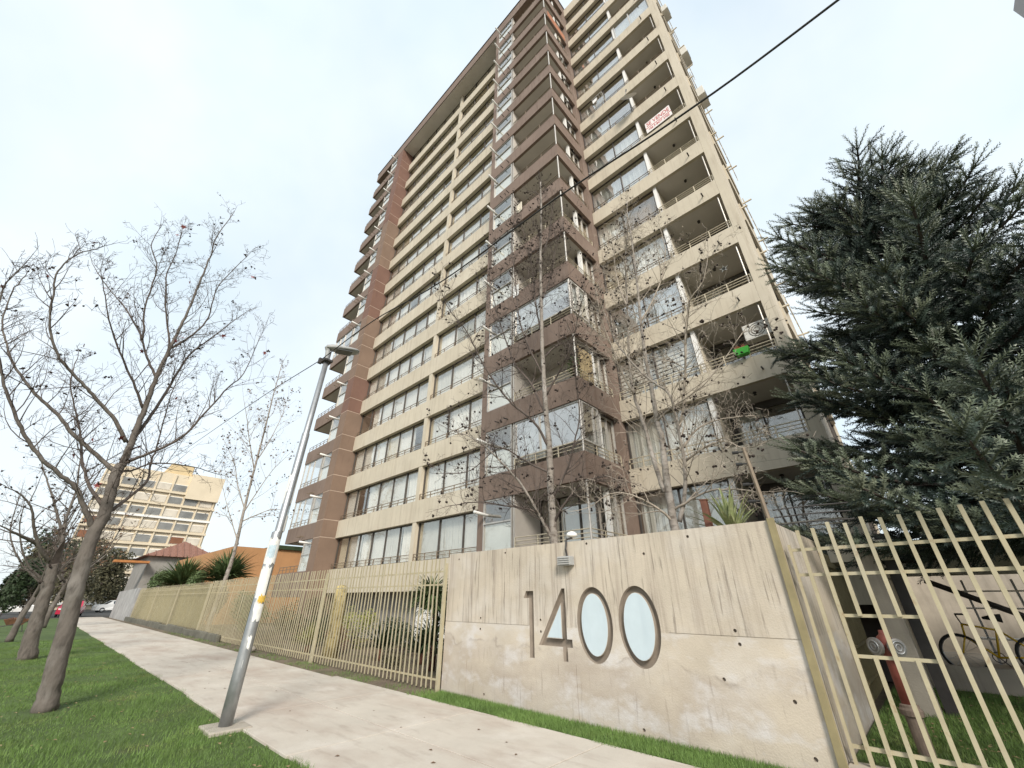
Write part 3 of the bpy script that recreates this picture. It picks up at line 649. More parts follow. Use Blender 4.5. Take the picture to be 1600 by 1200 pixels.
inlay(ell(-3.975,1.265,.230,.412)); inlay(ell(-3.23,1.27,.230,.412)); inlay([(-4.905,1.05),(-4.61,1.05),(-4.61,1.515)])
MB().box(WR-.3, WR, WY+.302, 8.8, -.1, WH-.01).build('return_wall', M['wall'], WALL)
MB().box(WL, WL+.25, WY+.302, 8.4, -.1, WH-.05).build('return_wall', M['wall'], WALL)
MB().box(WR-.03, WR+.05, WY-.045, WY-.002, 0, WH+.02).build('corner_post', M['olive'], WALL, bevel=.005)
bedo = MB().box(WL+.26, WR-.31, WY+.31, 8.5, 0, 2.26).build('raised_bed', M['earth']); tag(bedo, kind='structure')

t = thing('wall_floodlight', (-4.4, 6.0, 2.1), 'small louvred floodlight with white dome fixed over the street number', 'floodlight')
MB().box(-4.52,-4.26,5.90,6.04,2.10,2.24).build('housing', M['lampgrey'], t, bevel=.012)
mb = MB()
for i in range(4): mb.box(-4.51,-4.27,5.885,5.9,2.115+i*.032,2.13+i*.032)
mb.build('louvre', M['framel'], t)
MB().tube([(-4.39,6.03,2.2),(-4.39,5.99,2.36),(-4.39,6.03,2.52),(-4.39,6.2,2.56)], .016, 6).build('arm', M['dsteel'], t)
MB().lathe((-4.39,6.2,2.56), [(.015,0),(.075,.015),(.105,.035),(.09,.07),(.05,.10),(.015,.11)], 14).build('dome', M['white'], t, smooth=True)

# ---------------------------------------------------------------- bar fences
BARL = MB().box(-.0115,.0115,-.0115,.0115,0,2.36).mesh('fence_bar', M['fence'])
def bar_panel(xa, xb, label, single=True, gap=.165):
    t = thing('fence_panel', ((xa+xb)/2, 6.0, 0), label, 'fence', 'cream bar fence along the sidewalk')
    n = int(round((xb-xa)/gap))
    if single:
        for i in range(n+1): link('bar', BARL, t, (xa+(xb-xa)*i/n, 6.0, .05+random.uniform(-.008,.008)), rot=(random.uniform(-.007,.007), random.uniform(-.007,.007), random.uniform(-.2,.2)))
    else:
        mb = MB()
        for i in range(n+1): u = xa+(xb-xa)*i/n; mb.box(u-.008,u+.008,5.994,6.006,.05,2.4)
        tag(mb.build('bars', M['fence'], t), kind='stuff')
    for z in (2.14, 1.88, .2): part('rail', M['fence'], xa-.03, xb+.03, 6.0125, 6.035, z-.016, z+.016, t)
    for u in (xa-.05, xb+.05): part('post', M['fence'], u-.03, u+.03, 5.975, 6.035, .0, 2.3, t)
bar_panel(-13.42, -7.72, 'cream bar fence panel butting against the concrete number wall')
bar_panel(-19.45, -13.62, 'cream bar fence panel in front of the lichen-covered trunk')
bar_panel(-26.75, -19.65, 'cream bar fence panel in front of the brown pilaster')
bar_panel(-33.9, -26.95, 'cream bar fence panel on a stone plinth where the shade cloth begins', False)
bar_panel(-41.0, -34.1, 'cream bar fence panel backed with shade cloth, middle of three', False)
bar_panel(-48.9, -41.2, 'cream bar fence panel backed with shade cloth next to the grey wall', False)
t = thing('shade_cloth', (-38, 6.1, 0), 'olive shade cloth stretched behind the far part of the bar fence', 'shade cloth')
n = 60; mb = MB()
for i in range(n):
    u0, u1 = -49+22*i/n, -49+22*(i+1)/n; a0, a1 = 6.12+.02*math.sin(u0*5), 6.12+.02*math.sin(u1*5)
    mb.quad((u0,a0,.3),(u1,a1,.3),(u1,a1,2.3+.03*math.sin(u1*2)),(u0,a0,2.3+.03*math.sin(u0*2)))
mb.build('sheet', M['cloth'], t, smooth=True)
t = thing('stone_plinth', (-36, 6.0, 0), 'low dark stone kerb blocks under the far bar fence', 'plinth')
u = -22.5
while u > -48.8:
    L = random.uniform(1.9,2.5); MB().box(u-L+.03, u, 5.82, 5.95, -.1, .3+random.uniform(-.04,.04)).build('block', M['stone'], t, bevel=.03); u -= L
t = thing('grey_boundary_wall', (-56, 6, 0), 'grey stained panel wall at the far end of the sidewalk', 'wall')
for i in range(6): MB().box(-49.3-2.1*i-2.07, -49.3-2.1*i, 5.9, 6.05, -.1, 2.45-.03*i).build('panel', M['greywall'], t, bevel=.01)

# wide-bar gate fence to the right of the wall
RF = thing('gate_fence', (1.4, 6.3, 0), 'wide-spaced cream bar fence with a cut-out in front of the hydrant', 'fence')
RB = MB().box(-.019,.019,-.019,.019,0,1).mesh('gate_bar', M['fence'])
def rbar(x, z0, z1): link('bar', RB, RF, (x,6.3,z0), scale=(1,1,z1-z0))
xs = [-1.02+.166*i for i in range(26)]
for i, x in enumerate(xs):
    if i in (2, 4): rbar(x, .12, 1.06); rbar(x, 1.44, 2.4+.012*i)
    else: rbar(x, .12, 2.36+min(.12,.012*i))
for z in (2.14, 1.86, .27): part('rail', M['fence'], -1.18, xs[-1]+.05, 6.321, 6.349, z-.017, z+.017, RF)
for z in (1.44, 1.06): part('cutout_rail', M['fence'], xs[1]-.019, xs[5]+.019, 6.32, 6.345, z-.016, z+.016, RF)
part('rail', M['fence'], -1.17, -1.14, 6.28, 6.32, .1, 2.2, RF)
o = MB().box(-1.22, 6, 6.12, 6.42, -.1, .13).build('gate_kerb', M['conc'], None, bevel=.015); tag(o, kind='structure')
# thin-bar inner fence running back from the return wall
t = thing('inner_fence', (-1.3, 10.2, 0), 'thin dark olive bar fence running back behind the hydrant', 'fence')
IB = MB().box(-.009,.009,-.009,.009,0,2.2).mesh('thin_bar', M['olive'])
for i in range(30): link('bar', IB, t, (-1.3, 8.87+.095*i, .15))
for z in (2.1, .9, .4): part('rail', M['olive'], -1.29, -1.26, 8.8, 11.75, z-.015, z+.015, t)

# hydrant
H = thing('hydrant', (-.62, 7.0, .12), 'red pillar hydrant with two grey hose couplings behind the gate bars', 'hydrant')
MB().lathe((-.62,7.0,.12), [(.07,0),(.075,.36),(.10,.37),(.105,.42),(.085,.44),(.085,.46),(.062,.47)], 16).build('base', M['hydbase'], H, smooth=False)
MB().lathe((-.62,7.0,.58), [(.062,0),(.060,.40),(.075,.46),(.08,.56),(.07,.63),(.035,.66),(.03,.70)], 16).build('column', M['red'], H, smooth=True)
for s_ in (-1, 1):
    p0 = Vector((-.62, 7.0, 1.12)); d = Vector((.62*s_, -.78, .0)).normalized()
    MB().tube([p0, p0+d*.11], .045, 12).build('outlet', M['red'], H, smooth=True)
    c0 = p0+d*.10; mb = MB(); mb.tube([c0, c0+d*.03, c0+d*.035, c0+d*.07, c0+d*.075], [.06,.075,.09,.09,.07], 18)
    cp = mb.build('coupling', M['iron'], H); mb = MB(); mb.torus(c0+d*.078, d, .06, .009, 18, 5).torus(c0+d*.078, d, .03, .008, 14, 5); mb.build('coupling_ring', M['steel'], cp, smooth=True)

# ---------------------------------------------------------------- parking bay behind the gate
CP = thing('parking_shelter', (1.5, 12.6, 0), 'concrete beam and columns of the dark parking bay behind the gate', 'shelter')
MB().box(-.56, 9, 12.3, 12.6, 2.02, 2.62).build('beam', M['conc'], CP, bevel=.01)
MB().box(-.56, 9, 12.62, 16.0, 2.42, 2.58).build('roof_slab', M['conc'], CP)  # slab shaped to stop short of the back wall, letting daylight brighten the bay
MB().box(-.75, -.5, 9.35, 9.6, .1, 2.5).build('column', M['conc'], CP, bevel=.01)
MB().box(-.47, -.3, 9.7, 9.9, .1, 2.6).build('column', M['dsteel'], CP)
MB().box(-1.2, -.3, 9.62, 9.69, 2.18, 2.5).build('beam', M['cream'], CP)
for xx in (2.6, 5.8): MB().box(xx, xx+.3, 12.62, 12.9, .1, 2.4).build('column', M['conc'], CP)
MB().box(-.6, 9, 17.8, 18, 0, 2.4).build('back_wall', M['conc'], CP)
MB().box(-.9, 9, 12.32, 12.5, 0, .5).build('low_wall', M['conc'], CP, bevel=.01)
for a, b in (((-.1,12.9,1.95),(2.2,13.1,.7)),((2.5,13.0,2.0),(1.0,13.2,1.25)),((3.5,13,2.0),(5.4,13.1,.8))):
    MB().tube([a,b], .06, 6).build('brace', M['dsteel'], CP)
t = thing('storage_shelf', (1.2, 15, 0), 'grey metal shelf frame standing inside the dark parking bay', 'shelf')
mb = MB()
for xx in (.5,1.3,2.1): mb.box(xx,xx+.04,15,15.04,0,2.0)
mb.build('upright', M['steel'], t)
for zz in (.8,1.4,1.75): MB().box(.4,2.3,14.98,15.5,zz,zz+.03).build('shelf', M['white'], t)

def bicycle(loc):
    x, y, z = loc; t = thing('bicycle', loc, 'yellow framed bicycle leaning in the parking bay behind the gate', 'bicycle')
    r = .33; A = Vector((x, y, z+r)); B = Vector((x+1.02, y, z+r)); bb = Vector((x+.46,y,z+.29)); st = Vector((x+.62,y,z+.83)); hd = Vector((x+.16,y,z+.82)); hl = Vector((x+.13,y,z+.62))
    for c in (A, B):
        wn = thing('x', (0,0,0), None, None); bpy.data.objects.remove(wn)
        wh = MB().torus(c, (0,1,0), r-.02, .022, 28, 6).build('wheel', M['rubber'], t, smooth=True)
        mb = MB()
        for i in range(14):
            a = 2*math.pi*i/14; mb.tube([c, c+Vector((math.cos(a),0,math.sin(a)))*(r-.03)], .003, 3)
        mb.torus(c, (0,1,0), r-.045, .01, 24, 4); mb.build('rim', M['steel'], wh)
    mb = MB()
    for a, b in ((hd,st-Vector((0,0,.1))),(hl,bb),(bb,st),(bb,B),(st-Vector((0,0,.1)),B),(hd,hl)): mb.tube([a,b], .017, 8)
    mb.tube([hl, A+Vector((.02,0,.05)), A], .014, 8); mb.build('bike_frame', M['bike'], t, smooth=True)
    MB().tube([hd, hd+Vector((-.03,0,.14)), hd+Vector((-.03,-.25,.17)), hd+Vector((.08,-.28,.17))], .012, 6).tube([hd+Vector((-.03,0,.14)), hd+Vector((-.03,.25,.17)), hd+Vector((.08,.28,.17))], .012, 6).build('handlebar', M['dsteel'], t)
    MB().tube([st+Vector((0,0,-.1)), st+Vector((.02,0,.08))], .013, 6).build('seat_post', M['steel'], t)
    MB().tube([st+Vector((-.14,0,.1)), st+Vector((0,0,.11)), st+Vector((.12,0,.1))], [.02,.05,.075], 8).build('saddle', M['rubber'], t, smooth=True)
    MB().torus(bb, (0,1,0), .085, .008, 16, 4).tube([bb, bb+Vector((.1,-.06,-.13))], .01, 5).tube([bb, bb+Vector((-.1,.06,.13))], .01, 5).build('crank', M['dsteel'], t)
bicycle((.0, 12.75, .35))
o = MB().box(-.5, 9, 12.51, 19.7, -.1, .34).build('bay_floor', M['conc']); tag(o, kind='structure')

# ---------------------------------------------------------------- street lamp and cable
LP = thing('street_lamp', (-7.83, 2.45, 0), 'galvanised street lamp pole with torn posters and a flat grey lamp head', 'street lamp')
MB().box(-8.12,-7.55,2.2,2.72,-.05,.045).build('footing', M['conc'], LP, bevel=.015)
MB().tube([(-7.83,2.45,.03),(-7.83,2.45,.6),(-7.83,2.46,2.6),(-7.82,2.48,2.62),(-7.82,2.5,4.4),(-7.82,2.5,4.42),(-7.81,2.53,6.28)], [.086,.085,.08,.07,.066,.055,.05], 20).build('pole', M['steel'], LP, smooth=True)
hd = MB(); a = Vector((-7.8,2.45,6.36)); prof = [(0,.06,.05),(.10,.10,.075),(.25,.14,.07),(.48,.15,.055),(.62,.135,.04),(.68,.07,.02)]
d = Vector((.16,.96,.17)).normalized(); sd = d.cross(Vector((0,0,1))).normalized(); up = sd.cross(d)
for (s_, w_, h_) in prof:
    for k in range(12):
        an = 2*math.pi*k/12; cx, cz = math.cos(an), math.sin(an)
        hd.v.append(tuple(a+d*s_+sd*(w_*math.copysign(abs(cx)**.6,cx))+up*(h_*math.copysign(abs(cz)**.8,cz)*(1 if cz > 0 else .55))))
for i in range(len(prof)-1):
    for k in range(12): hd.f.append((i*12+k, i*12+(k+1)%12, (i+1)*12+(k+1)%12, (i+1)*12+k))
hd.f.append(tuple(range(11,-1,-1))); hd.f.append(tuple((len(prof)-1)*12+k for k in range(12)))
head = hd.build('lamp_head', M['lampgrey'], LP, smooth=True)
ln = MB(); c = a+d*.36-up*.043
ln.v += [tuple(c+d*sx*.16+sd*sy*.11-up*h) for h in (0,.012) for sx,sy in ((-1,-1),(1,-1),(1,1),(-1,1))]
ln.f += [(0,1,2,3),(7,6,5,4),(0,4,5,1),(1,5,6,2),(2,6,7,3),(3,7,4,0)]; ln.build('lens', M['lampglass'], head)
MB().tube([(-7.81,2.52,6.1),(-7.81,2.50,6.30),(-7.8,2.46,6.38)], .05, 10).build('bracket', M['lampgrey'], LP)
MB().box(-7.93,-7.7,2.44,2.62,6.02,6.06).box(-7.95,-7.88,2.40,2.47,6.0,6.12).build('cable_clamp', M['dsteel'], LP)
def sticker(z0, z1, a0, a1, m, rr, jag=.03, ry=2.455):
    mb = MB(); n = 10; lo = [z0+random.uniform(-jag,jag) for _ in range(n+1)]; hi = [z1+random.uniform(-jag,jag) for _ in range(n+1)]
    for i in range(n):
        t0, t1 = a0+(a1-a0)*i/n, a0+(a1-a0)*(i+1)/n
        P = lambda t_, z: (-7.83+rr*math.cos(t_), ry+rr*math.sin(t_), z)
        mb.quad(P(t0,lo[i]),P(t1,lo[i+1]),P(t1,hi[i+1]),P(t0,hi[i]))
    mb.build('poster_scrap', m, LP, smooth=True)
for z0,z1,a0,a1,m in ((1.32,1.55,-1.3,.7,'paper'),(1.62,2.05,-1.9,.4,'paper'),(1.55,1.66,-.6,.8,'papery'),(2.12,2.5,-2.2,.9,'paper'),(2.2,2.4,-1.2,.2,'paperb'),(.95,1.12,-1.2,.1,'paper'),(.72,.8,-1.0,-.3,'paper'),(2.62,2.9,-2.6,1.2,'paper'),(3.1,3.6,-2.2,1.0,'paper'),(2.9,3.05,-1.2,.6,'paperb')):
    sticker(z0,z1,a0,a1,M[m],.0865 if z1 < 2.6 else .0755, ry=2.46 if z1 < 2.6 else 2.49)
cb = thing('overhead_cable', (-7.9, 2.45, 6.1), 'black overhead cable running past the lamp pole across the facade', 'cable')
pts = []
for x, z in ((14,6.3),(8,5.75),(4,5.48),(.87,5.34),(-.3,5.36),(-1.63,5.52),(-3.7,5.62),(-5.74,5.98),(-7.88,6.1)): pts.append((x,2.45,z))
def smooth_path(P, rad, n):
    P = [Vector(p) for p in P]; Q = [P[0]*2-P[1]]+P+[P[-1]*2-P[-2]]; o = []; rr = []
    for i in range(1, len(Q)-2):
        for j in range(n):
            t = j/n; a, b, c, d_ = Q[i-1],Q[i],Q[i+1],Q[i+2]
            o.append(.5*((2*b)+(c-a)*t+(2*a-5*b+4*c-d_)*t*t+(3*b-a-3*c+d_)*t**3)); rr.append(rad[i-1]*(1-t)+rad[i]*t)
    o.append(P[-1]); rr.append(rad[-1]); return o, rr
sp, _ = smooth_path(pts, [1]*len(pts), 6); MB().tube(sp, .009, 8).build('near_span', M['cable'], cb, smooth=True)
sp, _ = smooth_path([(-7.9,2.45,6.1),(-11.8,2.45,6.6),(-17.7,2.45,7.2),(-30,2.3,8.2),(-60,2.0,11)], [1]*5, 6); MB().tube(sp, .009, 6).build('far_span', M['cable'], cb, smooth=True)

# ---------------------------------------------------------------- trees
def catmull(P, r0, r1, n=5, pw=.8):
    k = len(P); rad = [r0+(r1-r0)*(i/(k-1))**pw for i in range(k)]
    return smooth_path(P, rad, n)
def perp_rand(d):
    v = Vector((random.gauss(0,1),random.gauss(0,1),random.gauss(0,1))); v -= d*v.dot(d); return v.normalized()
class Tree:
    def __init__(s, name, base, label, limbs, radii, barkm, twigm, group=None, seed=1, twig=dict(), balls=0, leaves=(0,None), ballr=.017):
        random.seed(seed); s.tips = []; s.nodes = []
        t = thing(name, base, label, 'tree', group); s.root = t; s.tw = MB(); s.br = MB()
        P, rr = catmull(limbs['trunk'], *radii['trunk'], n=6)
        if radii.get('flare'): rr[0] *= 1.16; rr[1] *= 1.1; rr[2] *= 1.05
        P = [p+Vector((random.gauss(0,1),random.gauss(0,1),0))*rr[i]*.06 for i, p in enumerate(P)]
        MB().tube(P, rr, 14).build('trunk', barkm, t, smooth=True)
        paths = [(P, rr, .55)]
        for k, L in limbs.items():
            if k == 'trunk': continue
            r0, r1 = radii.get(k, radii['*'])
            P, rr = catmull(L, r0, r1, n=5)
            P = [p+Vector((random.gauss(0,1),random.gauss(0,1),random.gauss(0,1)))*.005 for p in P]
            MB().tube(P, rr, 8).build('limb', barkm if r0 > .04 else twigm, t, smooth=True); paths.append((P, rr, .12))
        s.o = twig
        for P, rr, start in paths:
            L = sum((P[i+1]-P[i]).length for i in range(len(P)-1)); acc = 0; nxt = L*start
            for i in range(1, len(P)):
                seg = (P[i]-P[i-1]); acc += seg.length
                while acc > nxt and nxt < L:
                    f = nxt/L; d = seg.normalized(); side = perp_rand(d)
                    dd = (d*random.uniform(.35,.8)+side+Vector((0,0,twig.get('up',.35)))).normalized()
                    ln_ = twig['len']*(1.15-.75*f)*random.uniform(.5,1.3)
                    s.grow(P[i], dd, ln_, max(.004, min(rr[i]*.55, twig['r'])), 0)
                    nxt += twig['step']*random.uniform(.5,1.6)
                    if random.random() < twig.get('spur', .6): s.spur(P[i-1].lerp(P[i], random.random()), d)
            s.grow(P[-1], (P[-1]-P[-2]).normalized(), twig['len']*.5, rr[-1], 1)
        tag(s.tw.build('crown', twigm, t), kind='stuff')
        if balls: s.make_balls(balls, ballr)
        if leaves[0]: s.make_leaves(*leaves)
    def spur(s, p, d):
        q = (d*.3+perp_rand(d)).normalized(); l = random.uniform(.04,.14); s.tw.tube([p, p+q*l], [.005,.003], 3, cap=False); s.tips.append((p+q*l, q))
    def grow(s, p, d, L, r, lvl):
        n = 5 if lvl == 0 else 4; P = [p]; rr = [r]; cur = d.copy(); cv = perp_rand(d)*s.o.get('curve',.18)
        for i in range(n):
            cur = (cur+cv*.5+perp_rand(cur)*.10+Vector((0,0,s.o.get('lift',.08)))).normalized()
            P.append(P[-1]+cur*L/n); rr.append(max(.0025, r*(1-.75*(i+1)/n)))
        s.tw.tube(P, rr, 4 if lvl == 0 else 3, cap=False); s.tips.append((P[-1], cur.copy()))
        if lvl < s.o.get('levels',2):
            for i in range(1, n+1):
                for _ in range(s.o.get('kids',(1,1,1))[lvl]):
                    if random.random() < .78:
                        dl = (P[i]-P[i-1]).normalized(); dd = (dl*random.uniform(.5,1)+perp_rand(dl)*.9+Vector((0,0,s.o.get('up',.3)*.5))).normalized()
                        s.grow(P[i], dd, L*random.uniform(.28,.55), rr[i]*.7, lvl+1)
        elif random.random() < .5: s.spur(P[2], cur)
    def make_balls(s, n, r_):
        t_ = (1+5**.5)/2; T = np.array([[-1,t_,0],[1,t_,0],[-1,-t_,0],[1,-t_,0],[0,-1,t_],[0,1,t_],[0,-1,-t_],[0,1,-t_],[t_,0,-1],[t_,0,1],[-t_,0,-1],[-t_,0,1]])/1.9
        F = np.array([[0,11,5],[0,5,1],[0,1,7],[0,7,10],[0,10,11],[1,5,9],[5,11,4],[11,10,2],[10,7,6],[7,1,8],[3,9,4],[3,4,2],[3,2,6],[3,6,8],[3,8,9],[4,9,5],[2,4,11],[6,2,10],[8,6,7],[9,8,1]])
        ps = []; st = MB()
        for i in range(n):
            p, d = random.choice(s.tips)
            for _ in range(random.choice((1,1,2,3))):
                q = p+Vector((random.gauss(0,.02),random.gauss(0,.02),-random.uniform(.01,.06))); st.tube([p,q], .003, 3, cap=False); ps.append(q)
        ps = np.array([tuple(p) for p in ps]); k = r_*RNG.uniform(.7,1.25,len(ps)); ms = np.eye(3)[None]*k[:,None,None]
        V, FF = scatter(T, F, ms, ps); tag(link('seed_balls', tri_mesh('seed_balls', V, FF, M['ball']), s.root), kind='stuff'); tag(st.build('seed_stalks', M['twig'], s.root), kind='stuff')
    def make_leaves(s, n, m, size=.1):
        mb = MB()
        for i in range(n):
            p, d = random.choice(s.tips); a = perp_rand(Vector((0,0,1))); b = Vector((random.gauss(0,.5),random.gauss(0,.5),-1)).normalized(); c = a.cross(b); k = size*random.uniform(.6,1.2)
            o_ = p+b*k*.5; nb = len(mb.v)
            for j in range(10):      # five-pointed leaf
                an = 2*math.pi*j/10; rr = k*(.62 if j % 2 == 0 else .26); mb.v.append(tuple(o_+a*math.cos(an)*rr+(b*math.cos(.3)+c*.3)*math.sin(an)*rr+c*random.uniform(-.01,.01)))
            mb.f.append(tuple(range(nb,nb+10)))
        tag(mb.build('leaves', m, s.root), kind='stuff')

T1 = {
 'trunk': [(-11.18,0.75,-0.0),(-11.18,0.68,0.43),(-11.19,0.58,1.07),(-11.2,0.46,1.75),(-11.2,0.38,2.31),(-11.21,0.35,2.72),(-11.21,0.37,2.99),(-11.21,0.31,3.47),(-11.21,0.26,3.85),(-11.21,0.29,4.04)],
 'l0': [(-11.21,0.35,2.72),(-11.16,0.09,3.07),(-11.11,-0.16,3.42),(-11.06,-0.42,3.6),(-11.01,-0.76,3.83),(-10.97,-1.06,4.11),(-10.92,-1.32,4.44),(-10.87,-1.62,4.86),(-10.82,-1.85,5.27),(-10.77,-2.13,5.8),(-10.72,-2.31,6.39),(-10.66,-2.38,6.77),(-10.58,-2.32,7.22)],
 'a': [(-11.21,0.26,3.85),(-11.29,0.2,3.9),(-11.39,-0.23,4.22),(-11.49,-0.65,4.54),(-11.59,-0.94,4.84),(-11.68,-1.32,5.12),(-11.78,-1.65,5.44),(-11.87,-1.92,5.75),(-11.96,-2.2,6.19),(-12.05,-2.4,6.6),(-12.13,-2.56,7.32),(-12.2,-2.57,7.81)],
 'b1': [(-11.22,0.19,4.47),(-11.14,-0.11,4.83),(-11.07,-0.55,5.18),(-11.0,-0.83,5.39),(-10.92,-1.16,5.62),(-10.84,-1.35,5.8),(-10.76,-1.64,6.31),(-10.68,-1.84,6.98),(-10.59,-1.92,7.33),(-10.49,-1.83,7.78),(-10.38,-1.62,8.04)],
 'b2': [(-11.21,0.29,4.04),(-11.21,0.27,4.53),(-11.21,0.24,5.02),(-11.22,0.2,5.62),(-11.22,0.17,6.01),(-11.22,0.16,6.69),(-11.22,0.16,7.33),(-11.22,0.16,7.96),(-11.22,0.11,8.95),(-11.23,0.08,9.65),(-11.23,0.01,10.39),(-11.22,0.1,11.37)],
 'b2a': [(-11.22,0.17,6.01),(-11.37,-0.14,6.47),(-11.53,-0.43,7.03),(-11.69,-0.87,7.61),(-11.84,-1.1,7.87),(-12.0,-1.5,8.28),(-12.15,-1.83,8.7)],
 'b2b': [(-11.22,0.16,6.69),(-11.42,0.08,7.09),(-11.63,-0.27,8.04),(-11.84,-0.55,9.07),(-12.04,-0.59,9.85),(-12.24,-0.74,10.89)],
 'b2c': [(-11.22,0.21,5.22),(-11.05,-0.14,5.69),(-10.88,-0.56,6.2),(-10.71,-0.88,6.65),(-10.54,-1.16,7.15),(-10.36,-1.39,7.55)],
 'b2d': [(-11.22,0.19,6.81),(-11.04,0.43,7.23),(-10.87,0.55,7.74),(-10.72,0.47,8.59),(-10.54,0.74,9.67)],
 'b2e': [(-11.25,-0.35,6.79),(-11.19,-0.39,6.97),(-11.14,-0.57,7.54),(-11.09,-0.72,8.61),(-11.04,-1.0,9.11),(-10.98,-1.03,9.57)],
 'b3': [(-11.21,0.27,4.53),(-11.39,0.38,5.21),(-11.57,0.47,6.09),(-11.75,0.57,7.03),(-11.92,0.86,7.79),(-12.09,1.1,8.45),(-12.26,1.42,9.21)],
 'c': [(-11.21,0.29,4.04),(-10.98,0.6,4.28),(-10.74,0.98,4.66),(-10.51,1.18,5.23),(-10.28,1.39,5.88),(-10.06,1.54,6.23),(-9.84,1.57,7.24)],
 'e': [(-11.21,0.26,3.85),(-11.4,0.51,3.99),(-11.58,0.78,4.23),(-11.74,1.39,4.34),(-11.89,2.05,4.31)],
 'f': [(-11.21,0.37,2.99),(-11.43,0.61,3.43),(-11.66,0.81,3.87),(-11.9,0.75,4.29),(-12.14,0.73,4.85),(-12.39,0.6,6.12),(-12.63,0.62,6.91)],
 'g': [(-11.21,0.3,3.19),(-11.44,-0.0,3.54),(-11.68,-0.29,4.05),(-11.91,-0.51,4.6),(-12.14,-0.78,5.16),(-12.37,-1.08,5.76),(-12.6,-1.23,6.45)],
}
T2 = {
 'trunk': [(-5.87,7.61,2.3),(-5.88,7.6,2.76),(-5.9,7.59,3.98),(-5.89,7.6,4.95),(-5.92,7.57,6.01),(-5.94,7.56,7.61),(-5.92,7.57,9.45),(-5.88,7.6,11.6),(-5.8,7.66,13.8),(-5.78,7.68,15.41)],
 'a': [(-5.87,7.61,2.69),(-5.98,7.29,3.22),(-6.14,6.93,3.83),(-6.3,6.57,4.24),(-6.53,6.15,4.66),(-6.7,5.79,4.92),(-7.05,5.28,5.1)],
 'b': [(-5.89,7.6,4.95),(-6.04,7.22,5.57),(-6.35,6.72,6.04),(-6.54,6.31,6.51),(-6.74,5.9,7.19),(-6.88,5.53,7.9),(-7.18,5.04,8.64),(-7.28,4.7,9.41)],
 'c': [(-5.93,7.57,5.83),(-6.3,7.45,6.87),(-6.74,7.27,7.61),(-7.07,7.19,8.62),(-7.42,7.08,10.0),(-7.72,7.02,11.56),(-7.76,7.16,13.27)],
 'd': [(-5.93,7.56,6.98),(-6.18,7.21,7.99),(-6.28,6.97,8.82),(-6.28,6.81,10.2),(-6.29,6.64,11.73),(-6.11,6.61,13.09)],
 'e': [(-5.92,7.57,8.27),(-6.15,7.6,9.6),(-6.3,7.68,11.08),(-6.5,7.73,12.46),(-6.8,7.7,13.99)],
 'f': [(-5.88,7.6,3.68),(-5.43,7.63,4.29),(-5.13,7.53,4.75),(-4.82,7.45,5.46),(-4.69,7.23,6.19),(-4.56,7.0,6.95)],
 'g': [(-5.94,7.56,7.61),(-5.73,7.97,8.15),(-5.54,8.37,8.38),(-5.42,8.72,8.49),(-5.17,9.17,8.24)],
 'h': [(-5.88,7.6,3.1),(-5.54,7.57,3.48),(-5.09,7.61,3.85),(-4.55,7.72,3.99),(-3.97,7.87,3.78)],
 'i': [(-5.91,7.58,9.7),(-5.75,7.97,10.93),(-5.73,8.26,12.3),(-5.58,8.65,13.81)],
 'j': [(-5.86,7.62,11.6),(-5.54,7.66,12.29),(-5.35,7.61,13.03),(-5.15,7.56,13.79)],
 'k': [(-5.87,7.61,2.83),(-6.08,7.19,3.36),(-6.47,6.64,3.47),(-6.9,6.05,3.52),(-7.14,5.61,3.41)],
 'l': [(-5.89,7.6,4.3),(-6.54,7.4,4.71),(-7.23,7.16,5.16),(-8.01,6.86,4.64),(-8.83,6.53,4.64)],
 'm': [(-5.92,7.57,6.39),(-5.34,7.67,7.2),(-4.93,7.63,7.83),(-4.6,7.53,8.46),(-4.26,7.44,9.11)],
}
